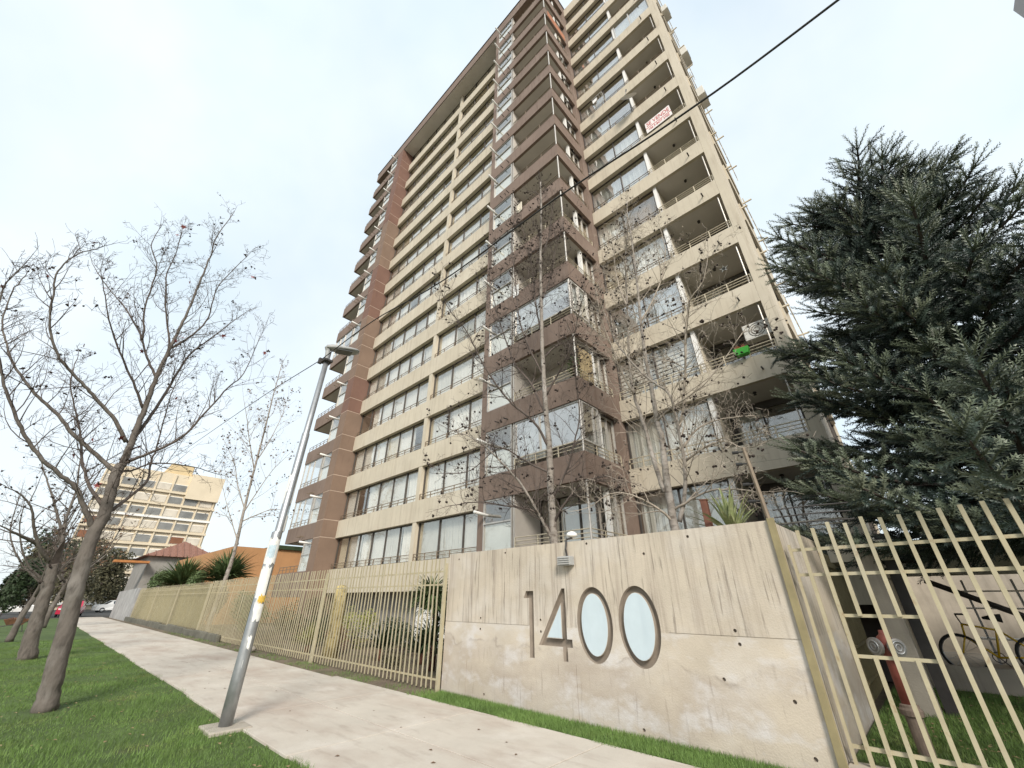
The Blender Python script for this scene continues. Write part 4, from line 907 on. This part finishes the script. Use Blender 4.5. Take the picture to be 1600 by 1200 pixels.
T3 = {
 'trunk': [(-3.22,7.9,2.62),(-3.21,7.9,2.9),(-3.2,7.9,3.56),(-3.18,7.91,4.03),(-3.14,7.93,4.57),(-3.17,7.92,4.97),(-3.16,7.92,5.57),(-3.16,7.92,6.58),(-3.12,7.94,7.64),(-3.04,7.97,8.83),(-2.98,7.99,9.94),(-2.93,8.01,11.2)],
 'a': [(-3.27,7.88,3.46),(-3.37,7.9,3.99),(-3.48,7.92,5.03),(-3.6,7.94,5.76),(-3.61,8.0,6.63),(-3.48,8.11,8.36),(-3.33,8.24,10.13),(-3.15,8.38,11.35),(-3.05,8.49,12.6)],
 'b': [(-3.11,7.94,2.89),(-2.91,7.93,3.37),(-2.77,7.89,3.99),(-2.73,7.81,4.44),(-2.69,7.73,4.85),(-2.7,7.63,5.37),(-2.96,7.43,5.72),(-3.21,7.23,6.17),(-3.44,7.04,6.82),(-3.53,6.91,7.52)],
 'c': [(-2.81,8.06,4.75),(-2.63,7.97,5.03),(-2.4,7.88,5.7),(-2.08,7.84,6.95),(-1.87,7.76,7.47),(-1.49,7.74,7.8),(-1.22,7.68,8.42)],
 'd': [(-3.17,7.92,4.97),(-2.83,7.8,5.11),(-2.37,7.73,5.23),(-1.85,7.68,5.46),(-1.09,7.73,6.19)],
 'e': [(-3.12,7.94,7.64),(-2.83,8.23,8.32),(-2.54,8.52,9.2),(-2.37,8.76,10.22),(-2.41,8.92,11.43)],
 'f': [(-3.52,7.77,5.68),(-3.65,7.55,6.27),(-3.7,7.36,6.92),(-3.76,7.16,7.6),(-3.73,7.0,8.49)],
 'g': [(-3.21,7.9,2.9),(-3.41,7.56,3.19),(-3.61,7.22,3.34),(-3.82,6.88,3.38),(-4.1,6.5,3.13)],
 'h': [(-2.83,8.06,4.04),(-2.38,8.02,4.22),(-2.0,7.96,4.24),(-1.65,7.89,4.01),(-1.27,7.83,4.02)],
 'i': [(-2.8,8.07,4.33),(-2.53,8.41,4.78),(-2.1,8.81,5.0),(-1.58,9.26,5.06)],
 'j': [(-3.2,7.9,3.09),(-2.53,7.89,3.35),(-1.97,7.83,3.3),(-1.56,7.71,3.16)],
 'k': [(-3.36,7.84,8.13),(-3.54,7.94,9.22),(-3.58,8.09,10.33),(-3.45,8.32,11.48)],
}
T4 = {
 'trunk': [(-20.5,0.47,-0.0),(-20.5,0.34,0.74),(-20.51,0.23,1.52),(-20.51,0.12,2.24),(-20.51,0.03,2.61)],
 'a': [(-20.51,0.03,2.61),(-20.3,-0.22,2.81),(-20.1,-0.49,3.11),(-19.89,-0.8,3.63),(-19.68,-1.06,4.15),(-19.48,-1.42,4.46),(-19.27,-1.72,4.56)],
 'b': [(-20.51,0.03,2.61),(-20.67,-0.0,3.2),(-20.83,-0.15,3.81),(-21.0,-0.24,4.46),(-21.16,-0.32,5.14),(-21.32,-0.58,6.06),(-21.48,-0.6,6.84)],
 'c': [(-20.51,0.04,2.51),(-20.72,0.09,2.85),(-20.94,-0.03,3.42),(-21.16,-0.49,4.23),(-21.38,-0.85,4.86),(-21.61,-1.26,5.5),(-21.83,-1.76,6.37)],
 'd': [(-20.52,-0.5,3.15),(-20.26,-0.83,3.29),(-20.0,-1.15,3.42),(-19.75,-1.61,3.62)],
}
T5 = {
 'trunk': [(-27.05,6.54,-0.19),(-27.07,6.49,0.85),(-27.04,6.59,2.66),(-27.04,6.61,4.02),(-27.07,6.47,5.93),(-27.1,6.35,8.39),(-27.12,6.25,10.81),(-27.16,6.12,13.28),(-27.18,6.05,15.54)],
 'a': [(-27.07,6.48,6.11),(-27.48,5.91,7.35),(-27.9,5.35,8.84),(-28.35,4.63,9.97)],
 'b': [(-27.07,6.47,5.93),(-26.73,6.73,7.0),(-26.36,7.11,8.33),(-25.96,7.61,9.34)],
 'c': [(-27.02,6.69,4.25),(-27.53,6.17,5.42),(-28.05,5.62,6.65),(-28.56,5.12,7.96)],
 'd': [(-27.1,6.35,8.39),(-26.9,5.62,9.87),(-26.67,4.99,11.26),(-26.42,4.45,12.27)],
 'e': [(-27.11,6.31,8.89),(-27.28,6.71,10.26),(-27.48,7.04,12.17),(-27.73,7.14,13.7)],
 'f': [(-27.07,6.49,5.41),(-27.15,7.46,6.08),(-27.31,8.13,6.38),(-27.4,9.1,6.33)],
}
T1r = {'trunk':(.145,.08),'flare':1,'*':(.026,.007),'l0':(.048,.008),'a':(.048,.008),'b1':(.042,.008),'b2':(.066,.008),'b3':(.038,.007),'c':(.034,.006),'f':(.036,.007),'b2a':(.028,.006),'b2c':(.028,.006),'g':(.036,.008)}
Tree('street_tree', (-11.18,.75,0), 'bare grey tree with few red leaves on the lawn beside the lamp pole', T1, T1r, M['bark'], M['twig'], 'bare street trees', 11,
     dict(len=1.0, r=.010, step=.17, levels=2, kids=(1,1,1), up=.4, lift=.1, curve=.22, spur=.9), balls=190, leaves=(26, M['redleaf'], .13), ballr=.02)
T2r = {'trunk':(.11,.024),'*':(.028,.008),'a':(.042,.008),'b':(.036,.008),'c':(.034,.008),'h':(.034,.008),'k':(.030,.008)}
Tree('garden_tree', (T2['trunk'][1][0],T2['trunk'][1][1],2.26), 'bare pale-barked tree full of seed balls in front of the brown tower', T2, T2r, M['barkl'], M['twig'], 'bare trees behind the number wall', 21,
     dict(len=1.2, r=.011, step=.11, levels=2, kids=(1,1,1), up=.35, lift=.05, curve=.25, spur=.6), balls=950, ballr=.024)
T3r = {'trunk':(.09,.018),'*':(.026,.008),'a':(.055,.012),'b':(.046,.011),'c':(.036,.009)}
Tree('garden_tree', (-3.21,7.9,2.26), 'bare forked pale tree in front of the beige balcony wing beside the agave', T3, T3r, M['barkl'], M['twigl'], 'bare trees behind the number wall', 31,
     dict(len=1.2, r=.011, step=.11, levels=2, kids=(1,1,1), up=.3, lift=.05, curve=.25, spur=.6), balls=650, ballr=.022)
T4r = {'trunk':(.20,.13),'flare':1,'*':(.07,.012)}
Tree('street_tree', (-20.5,.47,0), 'second bare lawn tree, low-forked, behind the red-leaved one', T4, T4r, M['bark'], M['twig'], 'bare street trees', 41,
     dict(len=1.5, r=.018, step=.3, levels=2, kids=(1,1,1), up=.35, lift=.06, curve=.2, spur=.3), balls=120, ballr=.03)
T5r = {'trunk':(.14,.02),'*':(.035,.008)}
Tree('slender_tree', (T5['trunk'][1][0],T5['trunk'][1][1],0), 'tall slender bare tree rising behind the far bar fence', T5, T5r, M['barkl'], M['twigl'], None, 51,
     dict(len=1.9, r=.014, step=.35, levels=2, kids=(1,1,1), up=.45, lift=.1, curve=.15, spur=.3), balls=220, leaves=(420, M['brownleaf'], .12), ballr=.03)
random.seed(99)
# further bare trees down the lawn, generated from their own skeletons
def auto_tree(x, y, h, label, seed, r=.15, leaves=(0,None)):
    random.seed(seed); L = {'trunk':[(x,y,0),(x+.05,y,h*.14),(x-.05,y+.1,h*.28),(x,y+.15,h*.4)]}
    for i in range(6):
        a = i*1.05+random.uniform(-.3,.3); s_ = random.uniform(.25,.45)*h
        L['b%d'%i] = [(x,y+.12,h*(.26+.02*i)),(x+math.cos(a)*s_*.35,y+math.sin(a)*s_*.35,h*.47),(x+math.cos(a)*s_*.7,y+math.sin(a)*s_*.7,h*.66),(x+math.cos(a)*s_*.85,y+math.sin(a)*s_*.85,h*random.uniform(.8,1))]
    Tree('street_tree', (x,y,0), label, L, {'trunk':(r,r*.7),'flare':1,'*':(r*.45,.015)}, M['bark'], M['twig'], 'bare street trees', seed,
         dict(len=h*.2, r=.02, step=h*.05, levels=2, kids=(1,1,1), up=.35, lift=.06, curve=.2, spur=.2), balls=60, leaves=leaves, ballr=.035)
auto_tree(-29.5, -.1, 6.5, 'third bare lawn tree, thin-stemmed, near the wheelbarrow', 61, .12)
auto_tree(-42, 1.0, 7.0, 'fourth bare lawn tree with some brown leaves by the far wall', 62, .16, (300, M['brownleaf'], .16))

# conifer with rope-like spiky branches
def conifer(x, y, top, label):
    t = thing('monkey_puzzle_tree', (x,y,0), label, 'tree'); rg = np.random.default_rng(5)
    MB().tube([(x,y,0),(x+.05,y,3),(x,y+.05,7),(x,y,top)], [.34,.27,.18,.04], 12).build('trunk', M['araub'], t, smooth=True)
    # branchlet template along +X, length 1
    V = []; F = []
    for i in range(44):
        s_ = .03+.95*i/44; a = i*2.4; ln_ = .16*(1-.35*s_)*(1.0 if i < 40 else .7); rad = .02
        u = np.array([0,math.cos(a),math.sin(a)]); v = np.array([0,-math.sin(a),math.cos(a)])
        b = np.array([s_,0,0])+u*rad; tip = b+np.array([.62,0,0])*ln_+u*ln_*.85; wd = .026
        n0 = len(V); V += [b-v*wd, b+v*wd, tip]; F.append((n0,n0+1,n0+2))
    for k in range(3):
        a0, a1 = 2*math.pi*k/3, 2*math.pi*(k+1)/3; n0 = len(V)
        V += [np.array([0,.035*math.cos(a0),.035*math.sin(a0)]), np.array([0,.035*math.cos(a1),.035*math.sin(a1)]), np.array([1.0,0,0])]; F.append((n0,n0+1,n0+2))
    V = np.array(V); F = np.array(F); pos = []; ms = []; wood = MB()
    msn = []; posn = []
    def add(p, d, L, th, new=False):
        d = d.normalized(); yv = d.cross(Vector((0,0,1)));
        yv = yv.normalized() if yv.length > 1e-3 else Vector((1,0,0)); zv = yv.cross(d)
        roll = rg.uniform(0,6.28); y2 = yv*math.cos(roll)+zv*math.sin(roll); z2 = d.cross(y2)
        (msn if new else ms).append(np.array([[d.x*L,y2.x*th,z2.x*th],[d.y*L,y2.y*th,z2.y*th],[d.z*L,y2.z*th,z2.z*th]])); (posn if new else pos).append(tuple(p))
    z = 2.75
    while z < top-.1:
        f = (z-2.75)/(top-2.75)
        Rm = 1.7*(1-f**6)**.5*(1+1.05*(1-f)**2.5)+.15
        nb = int(13-4*f)
        for k in range(nb):
            a = 2*math.pi*(k+rg.random()*.8)/nb+z*1.7; L = Rm*rg.uniform(.5,1.18)*(1+.16*math.sin(a*3+z*2)); zz = z+rg.uniform(-.2,.2)
            dirh = Vector((math.cos(a),math.sin(a),0)); side = Vector((-math.sin(a),math.cos(a),0))
            rise = (-.10+.30*f+rg.uniform(-.12,.10))*L; droop = -rg.uniform(.02,.16)*L*(1-f)
            n = 9; P = []
            for i in range(n+1):
                s_ = i/n; P.append(Vector((x,y,zz))+dirh*L*s_+Vector((0,0,rise*s_+droop*math.sin(math.pi*s_)+.16*s_**3*L)))
            wood.tube(P, [.045*(1-.8*i/n)+.006 for i in range(n+1)], 5, cap=False)
            s_ = .2
            while s_ < 1.0:
                i = min(n-1,int(s_*n)); p = P[i].lerp(P[i+1], s_*n-i); d = (P[i+1]-P[i]).normalized()
                for sg in (-1,1):
                    dd = (d*rg.uniform(.6,1.0)+side*sg*rg.uniform(.55,1.0)+Vector((0,0,rg.uniform(-.22,.35)))).normalized(); l1 = rg.uniform(.45,.95)*(1.15-.55*s_)
                    add(p, dd, l1, .46, s_ > .72 and rg.random() < .75)
                    if s_ > .35:            # second-order sprays off the side shoots
                        q = p+dd*l1*rg.uniform(.35,.6); sd2 = dd.cross(Vector((0,0,1)))
                        add(q, dd+sd2*rg.choice([-.7,.7])+Vector((0,0,rg.uniform(-.1,.4))), l1*rg.uniform(.4,.6), .4, s_ > .6 and rg.random() < .6)
                if rg.random() < .8: add(p+Vector((0,0,-.05)), d*.7+Vector((0,0,rg.uniform(-.8,-.2)))+side*rg.uniform(-.5,.5), rg.uniform(.3,.55), .42)
                if rg.random() < .6: add(p, d*.8+Vector((0,0,rg.uniform(.2,.7)))+side*rg.uniform(-.4,.4), rg.uniform(.25,.5), .42)
                s_ += .14/L
            for e_ in (0,.5,-.5): add(P[-1], (P[-1]-P[-2]).normalized()+side*e_, .5, .42, True)
        z += .36
    for i in range(40):
        a = rg.uniform(0,6.28); add(Vector((x,y,top-rg.uniform(.2,1.1))), Vector((math.cos(a),math.sin(a),rg.uniform(.2,1.0))), rg.uniform(.5,.8), .4)
    tag(wood.build('branches', M['araub'], t), kind='stuff')
    VV, FF = scatter(V, F, np.array(ms), np.array(pos)); tag(link('crown', tri_mesh('crown', VV, FF, M['arau']), t), kind='stuff')
    VV, FF = scatter(V, F, np.array(msn), np.array(posn)); tag(link('new_shoots', tri_mesh('new_shoots', VV, FF, M['araut']), t), kind='stuff')
    print('conifer', len(pos), len(posn))
conifer(1.65, 10.0, 9.9, 'dark spiky conifer rising behind the gate fence, screening the beige wing')

# ---------------------------------------------------------------- garden plants
def rosette(name, base, label, n, L, wd, m, up=.5, droop=.6, seed=1, trunk=0, cat='plant', heads=1, group=None, trm='rust'):
    rg = random.Random(seed); t = thing(name, base, label, cat, group); B = Vector(base)
    if trunk: MB().tube([B, B+Vector((.03,.02,trunk*.5)), B+Vector((0,0,trunk))], [.09,.08,.07], 8).build('trunk', M[trm], t, smooth=True)
    for hN in range(heads):
        c = B+Vector((0,0,trunk)) if heads == 1 else B+Vector((rg.uniform(-.35,.35),rg.uniform(-.3,.3),trunk+rg.uniform(-.3,.4)))
        lf = []
        for i in range(n):
            a = i*2.399+rg.uniform(-.2,.2); el = rg.uniform(.05,1.25)+up*.2; l = L*rg.uniform(.75,1.15); s = Vector((-math.sin(a),math.cos(a),0)); h = Vector((math.cos(a),math.sin(a),0))
            mb = MB(); prev = None; nseg = 6
            for j in range(nseg+1):
                f = j/nseg; e = el-droop*f*f*(1.2-.5*el); p = (c if j == 0 else p)+ (h*math.cos(e)+Vector((0,0,1))*math.sin(e))*(l/nseg if j else 0)
                wj = wd*(math.sin(math.pi*min(1,f*.85+.15))**.7)*(1-f**4)+.002; nn = (h*-math.sin(e)+Vector((0,0,1))*math.cos(e))
                cur = (p-s*wj+nn*wj*.45, p, p+s*wj+nn*wj*.45)
                if prev: mb.quad(prev[0],prev[1],cur[1],cur[0]); mb.quad(prev[1],prev[2],cur[2],cur[1])
                prev = cur
            lf.append(mb)
        if n*heads <= 60:
            for mb in lf: mb.build('leaf', m, t, smooth=True)
        else:
            big = MB()
            for mb in lf:
                o_ = len(big.v); big.v += mb.v; big.f += [tuple(q+o_ for q in f) for f in mb.f]
            tag(big.build('crown', m, t, smooth=True), kind='stuff')
    return t
rosette('agave', (-1.85,6.62,2.34), 'variegated agave rosette on top of the concrete wall', 46, .72, .036, M['leafp'], up=1.2, droop=.5, seed=2)
rosette('agave', (-2.5,6.75,2.30), 'small low agave half hidden behind the wall top', 22, .3, .025, M['leafm'], up=.6, droop=.5, seed=3)
rosette('strap_leaf_plant', (-9.9,7.5,0), 'tall drooping strap-leaved plant behind the fence beside the number wall', 90, .8, .02, M['leafm'], up=.8, droop=1.5, seed=4, trunk=1.4, heads=5)
rosette('strap_leaf_plant', (-8.7,7.0,0), 'low drooping strap-leaved plant at the foot of the number wall', 80, .8, .02, M['leafd'], up=.8, droop=1.4, seed=5, trunk=.7, heads=5)
rosette('cycad', (-12.6,7.6,0), 'dark spiky cycad behind the fence before the white basement wall', 90, .85, .02, M['leafd'], up=1.0, droop=.7, seed=6, trunk=.3)
rosette('cycad', (-11.1,8.0,0), 'second dark cycad beside the drooping strap-leaved plant', 90, .75, .02, M['leafd'], up=1.0, droop=.7, seed=7, trunk=.25)
rosette('yucca', (-16.3,7.0,0), 'yellow-green flowering yucca clump behind the fence', 80, .7, .02, M['leafy'], up=1.0, droop=.5, seed=8, trunk=.2)
t = thing('lichen_trunk', (-14.3,6.9,0), 'thick short trunk covered with yellow lichen behind the fence', 'tree stump')
MB().tube([(-14.3,6.9,0),(-14.28,6.9,.6),(-14.33,6.92,1.3),(-14.3,6.9,1.95),(-14.3,6.9,2.02)], [.24,.2,.21,.19,.08], 12).build('trunk', M['trunky'], t, smooth=True)
def bush(name, c, s, n, leaf, m, label, seed, cat='bush', stems=True):
    t = thing(name, (c[0],c[1],max(0,c[2]-s[2])), label, cat)
    rg = random.Random(seed); per = n//7
    for i in range(7):
        a = rg.uniform(0,6.28); q = rg.uniform(.2,.65)
        cc = (c[0]+math.cos(a)*s[0]*q, c[1]+math.sin(a)*s[1]*q, c[2]+s[2]*rg.uniform(-.45,.5))
        tag(foliage(per, cc, tuple(v*rg.uniform(.38,.62) for v in s), leaf, m, 'leaf_clump', t, seed*13+i), kind='stuff')
    if stems:
        for i in range(4):
            a = rg.uniform(0,6.28); MB().tube([(c[0],c[1],max(0,c[2]-s[2])),(c[0]+math.cos(a)*s[0]*.4,c[1]+math.sin(a)*s[1]*.4,c[2]+s[2]*.2)], [.03,.012], 5).build('stem', M['twig'], t)
bush('garden_shrub', (-18.2,8.0,.6), (1.0,.7,.65), 2100, .09, M['leafd'], 'dark green shrub behind the fence under the brown pilaster', 1)
bush('garden_shrub', (-15.4,7.6,.5), (.7,.5,.5), 1400, .06, M['flower'], 'pink-flowering low shrub behind the bar fence', 2)
bush('garden_shrub', (-21.5,8.2,.8), (1.3,.8,.8), 2100, .09, M['olivebush'], 'olive-brown shrub behind the fence near the left balconies', 3)
bush('garden_shrub', (-10.6,6.7,.22), (.9,.3,.25), 1000, .05, M['olivebush'], 'low reddish ground shrub just inside the first fence panel', 4)
bush('garden_shrub', (-24.5,7.6,.7), (1.2,.7,.75), 1400, .09, M['leafm'], 'mid green shrub behind the stone plinth fence', 5)
bush('hedge', (-9.0,8.4,.9), (1.6,.5,1.0), 3500, .08, M['leafd'], 'dark hedge behind the strap-leaved plants by the number wall', 6)
bush('hedge', (-13.2,8.8,.55), (1.7,.5,.6), 2800, .08, M['leafd'], 'low dark hedge behind the cycads', 7)
bush('hedge', (-20,9.0,.95), (2.2,.5,1.0), 3500, .09, M['olivebush'], 'olive hedge under the recessed window facade', 8)
bush('hedge', (-27.5,8.2,1.2), (2.6,.7,1.35), 4200, .12, M['leafm'], 'mid green hedge below the left balconies', 9)
bush('hedge', (-33,7.6,1.45), (3.4,.7,1.6), 5600, .14, M['olivebush'], 'olive hedge between the fence and the orange house', 10)
bush('hedge', (-16.2,8.6,.7), (1.3,.5,.75), 2100, .08, M['leafy'], 'yellow-green hedge behind the lichen-covered trunk', 11)
t = thing('bed_rock', (-17.8,5.7,0), 'pale rounded stone lying at the foot of the fence', 'rock')
MB().lathe((-17.8,5.7,0), [(.12,0),(.2,.05),(.19,.12),(.11,.17),(.03,.19)], 9).build('stone', M['conc'], t, smooth=True)
# rusty pipe and electric fence post on the wall
t = thing('rusty_pipe', (-2.12,6.5,2.26), 'short rusty square pipe standing beside the agave', 'pipe'); MB().box(-2.165,-2.075,6.455,6.545,2.26,2.92).build('tube', M['rust'], t, bevel=.006); MB().box(-2.17,-2.07,6.45,6.55,2.921,2.935).build('cap', M['rust'], t)
t = thing('electric_fence_post', (-1.34,6.6,2.4), 'brown leaning electric fence post with insulators above the wall corner', 'post')
pa, pb = Vector((-1.34,6.6,2.4)), Vector((-1.41,6.6,3.62)); MB().tube([pa,pb], .03, 6).build('post', M['rail'], t)
for f in (.35,.55,.8,.95):
    c = pa.lerp(pb,f); MB().tube([c, c+Vector((-.10,-.04,0))], .012, 6).tube([c+Vector((-.08,-.03,0)), c+Vector((-.16,-.06,0))], .024, 8).build('insulator', M['rubber'], t)
    MB().tube([c+Vector((.02,0,0)), c+Vector((2.5,.3,-.05)), c+Vector((5.5,.6,.0))], .0015, 3).build('wire', M['dsteel'], t)
for i in range(3): MB().tube([(-1.3,6.7,2.5+.1*i),(-.9,6.75,2.51+.1*i),(-.45,6.8,2.5+.1*i)], .009, 5).build('horizontal_rod', M['dsteel'], t)

# ---------------------------------------------------------------- far left background
t = thing('orange_house', (-40, 12, 0), 'orange rendered low building beyond the bar fence', 'house')
MB().box(-58,-38,9.2,24,0,5.2).build('wall', M['orange'], t); MB().box(-58.2,-37.8,12.2,24.2,5.201,5.5).build('parapet', M['leafd'], t)
MB().box(-37.99,-37.9,16.5,17.6,1.0,4.2).build('window', M['bgwin'], t)
MB().box(-37.99,-37.93,11.5,12.3,3.0,4.4).build('window', M['bgwin'], t)
t = thing('tiled_house', (-62, 9, 0), 'grey house with a red-brown tiled hip roof beyond the fence', 'house')
MB().box(-70,-60,7.0,13,0,5.9).build('wall', M['housegrey'], t)
rf = MB(); A_, B_, C_, D_ = (-70.6,6.4,5.7),(-59.4,6.4,5.7),(-59.4,13.6,5.7),(-70.6,13.6,5.7); r1, r2 = (-67,10,7.6),(-62.5,10,7.6)
rf.quad(A_,B_,r2,r1); rf.tri(B_,C_,r2); rf.quad(C_,D_,r1,r2); rf.tri(D_,A_,r1); rf.quad(A_,D_,C_,B_); ro = rf.build('roof', M['tile'], t)
for i in range(11):
    yy = 6.7+.62*i; f = 1-abs(yy-10)/3.6; MB().tube([(-59.4,yy,5.76),(-59.4-3.1*f,yy,5.76+1.9*f)], .05, 5).build('tile_row', M['tile'], ro)
MB().box(-60,-58.6,4.2,7.0,4.9,5.1).build('eave', M['tilewood'], t); MB().box(-59.98,-59.9,8.6,9.8,3.2,4.4).build('window', M['bgwin'], t)
t = thing('distant_apartment_block', (-115, 12, 0), 'distant cream apartment block with rows of windows behind the bare trees', 'building')
MB().box(-125,-110,1.0,20.5,0,25.2).build('wall', M['bgcream'], t); MB().box(-122,-110.4,10.5,14.5,25.2,27.4).build('lift_tower', M['bgyellow'], t)
MB().box(-124,-109.2,14.6,20.6,20.4,25.6).build('corner_bay', M['bgcream'], t)
wm = {k: MB().box(0,.12,-1.05,1.05,-.62,.62).mesh('far_window', M[k]) for k in ('bgwin','bgcur','bgbrown')}
fmm = MB().box(0,.06,-1.15,1.15,-.72,.72).mesh('far_window_frame', M['white'])
for k in range(9):
    zz = 2.0+2.55*k
    MB().box(-110,-109.55,1.0,20.6,zz-1.25,zz-.85).build('floor_band', M['bgcream'] if k % 3 else M['white'], t)
    for j in range(7):
        yy = 2.4+2.72*j; q = random.choices(['bgwin','bgcur','bgbrown'],[.5,.35,.15])[0]
        wf = link('window', fmm, t, (-110,yy,zz)); link('pane', wm[q], wf, (-109.97,yy,zz))
for j in range(8): MB().box(-110,-109.7,1.05+2.72*j-.12,1.05+2.72*j+.12,0,25).build('pier', M['bgcream'], t)
rosette('yucca_clump', (-44,7.6,1.1), 'bushy green yucca clump above the shade-cloth fence', 120, 2.2, .09, M['leafm'], up=1, droop=.6, seed=12, trunk=1.2, heads=3)
rosette('yucca_clump', (-34,8.4,1.0), 'dark yucca clump behind the lamp pole and fence', 120, 1.9, .08, M['leafm'], up=1, droop=.6, seed=13, trunk=1.6, heads=3)
bush('far_shrub', (-41,7.9,2.5), (3.2,.7,1.2), 3500, .18, M['leafm'], 'green shrubs in front of the orange house', 20)
bush('far_shrub', (-52,7.4,2.8), (4,1.0,1.3), 2800, .22, M['leafm'], 'grey-green shrubs spilling over the far grey wall', 21)
bush('far_shrub', (-47,8,2.4), (2.2,1.0,1.1), 1800, .2, M['olivebush'], 'olive shrub between the grey wall and the yucca clump', 22)
bush('far_tree', (-72,-.5,3.6), (3.5,2.2,3.8), 5600, .42, M['olivebush'], 'dark bushy tree at the far end of the lawn', 23, 'tree')
bush('far_tree', (-84,3.5,4.6), (4,2.6,4.6), 5600, .45, M['olivebush'], 'olive-grey tree behind the red car', 24, 'tree')
bush('far_tree', (-64,-1.6,2.6), (3,1.6,3.0), 4900, .36, M['leafd'], 'very dark tree at the lawn edge past the wheelbarrow', 25, 'tree')
bush('far_tree', (-96,7.5,5), (5,3.5,5.0), 5600, .5, M['olivebush'], 'large hazy tree closing the street far behind', 26, 'tree')
bush('far_tree', (-100,.5,6), (6,4,6), 5600, .55, M['leafd'], 'large dark tree beyond the parked white car', 27, 'tree')

def car(loc, yaw, m, label):
    t = thing('parked_car', loc, label, 'car', 'cars parked beyond the lawn'); mw = Matrix.Rotation(yaw,4,'Z'); c = Vector(loc)
    def X(p): return c+mw@Vector(p)
    prof = [(-2.0,.28),(-2.02,.75),(-1.7,.92),(-1.0,.95),(-.35,1.42),(.95,1.45),(1.6,1.0),(2.0,.9),(2.05,.3)]
    mb = MB(); n = len(prof)
    for sy, k in ((-.84,.0),(-.62,1),(.62,1),(.84,0)):
        pass
    rows = []
    for yy, top in ((-.85,0),(-.80,.0),(-.66,1),(.66,1),(.80,.0),(.85,0)):
        rows.append([X((px, yy if pz < 1.0 or abs(yy) < .7 else yy*.86, pz)) for px, pz in prof])
    b0 = 0
    for r_ in rows: mb.v += [tuple(p) for p in r_]
    for i in range(len(rows)-1):
        for j in range(n-1): mb.f.append((i*n+j, (i+1)*n+j, (i+1)*n+j+1, i*n+j+1))
    mb.f.append(tuple(range(n-1,-1,-1))); mb.f.append(tuple((len(rows)-1)*n+j for j in range(n))); 
    body = mb.build('body', m, t, bevel=.03)
    for a, b in ((-.96,-.40),(1.02,1.54)):
        z0, z1 = (.98,1.38) if a < 0 else (1.38,1.03)
        MB().quad(X((a-.02,-.6,z0+.01)),X((a-.02,.6,z0+.01)),X((b-.02 if a<0 else b+.02,.55,z1+.01)),X((b-.02 if a<0 else b+.02,-.55,z1+.01))).build('windscreen', M['carglass'], t)
    for sy in (-1,1):
        MB().quad(X((-.75,sy*.815,1.0)),X((.3,sy*.815,1.0)),X((.3,sy*.74,1.38)),X((-.3,sy*.74,1.38))).build('side_window', M['carglass'], t)
        MB().quad(X((.36,sy*.815,1.0)),X((1.3,sy*.815,1.0)),X((.9,sy*.74,1.38)),X((.36,sy*.74,1.38))).build('side_window', M['carglass'], t)
        for px in (-1.3,1.28):
            wh = MB().torus(X((px,sy*.78,.31)), mw@Vector((0,1,0)), .22, .09, 20, 8).build('wheel', M['rubber'], t, smooth=True); MB().tube([X((px,sy*.76,.31)),X((px,sy*.85,.31))], .17, 14).build('rim', M['steel'], wh)
        MB().box(*sum(([min(a,b),max(a,b)] for a,b in zip(X((-2.03,sy*.55,.66)),X((-1.96,sy*.75,.78)))),[])).build('headlight', M['white'], t)
car((-66, 3.05, .01), R(172), M['carred'], 'red hatchback parked at the end of the sidewalk')
car((-80, -1.6, .01), R(95), M['carwhite'], 'white car parked beyond the wheelbarrow')
car((-84, 8.0, .01), R(100), M['carwhite'], 'white car parked behind the red hatchback')
t = thing('wheelbarrow', (-38, -.25, 0), 'brown loaded wheelbarrow standing on the lawn by the thin tree', 'wheelbarrow')
c = Vector((-38,-.25,0))
mb = MB(); lo = [(-.2,-.28,.32),(.2,-.28,.32),(.2,.30,.32),(-.2,.30,.32)]; hi = [(-.34,-.5,.62),(.34,-.5,.62),(.34,.5,.62),(-.34,.5,.62)]
mb.v += [tuple(c+Vector(p)) for p in lo+hi]; mb.f += [(3,2,1,0),(0,1,5,4),(1,2,6,5),(2,3,7,6),(3,0,4,7)]; mb.build('tray', M['barrow'], t)
foliage(160, tuple(c+Vector((0,0,.6))), (.3,.45,.1), .12, M['barrow'], 'load', t, 9)
MB().torus(c+Vector((0,-.78,.2)), (1,0,0), .16, .045, 18, 6).build('wheel', M['rubber'], t, smooth=True)
for s_ in (-1,1):
    MB().tube([c+Vector((s_*.07,-.8,.2)), c+Vector((s_*.22,-.2,.34)), c+Vector((s_*.3,1.0,.62))], .02, 6).build('handle', M['dsteel'], t); MB().tube([c+Vector((s_*.24,.3,.36)), c+Vector((s_*.26,.42,0))], .018, 6).build('leg', M['dsteel'], t)

# tower at the upper right edge
t = thing('neighbour_tower', (20, 26, 0), 'pale grey tower block with stepped balconies at the edge of the sky', 'building')
MB().box(16.2,28,22.6,29.6,0,60).build('wall', M['wallgrey'], t)
for k in range(20):
    z0 = 2.7*k+1.2; MB().box(15.75,28.3,22,30.0,z0,z0+1.1).build('balcony_band', M['wallgrey'], t)
    MB().box(16.19,16.205,25,28,z0+1.2,z0+2.5).build('window', M['bgwin'], t)
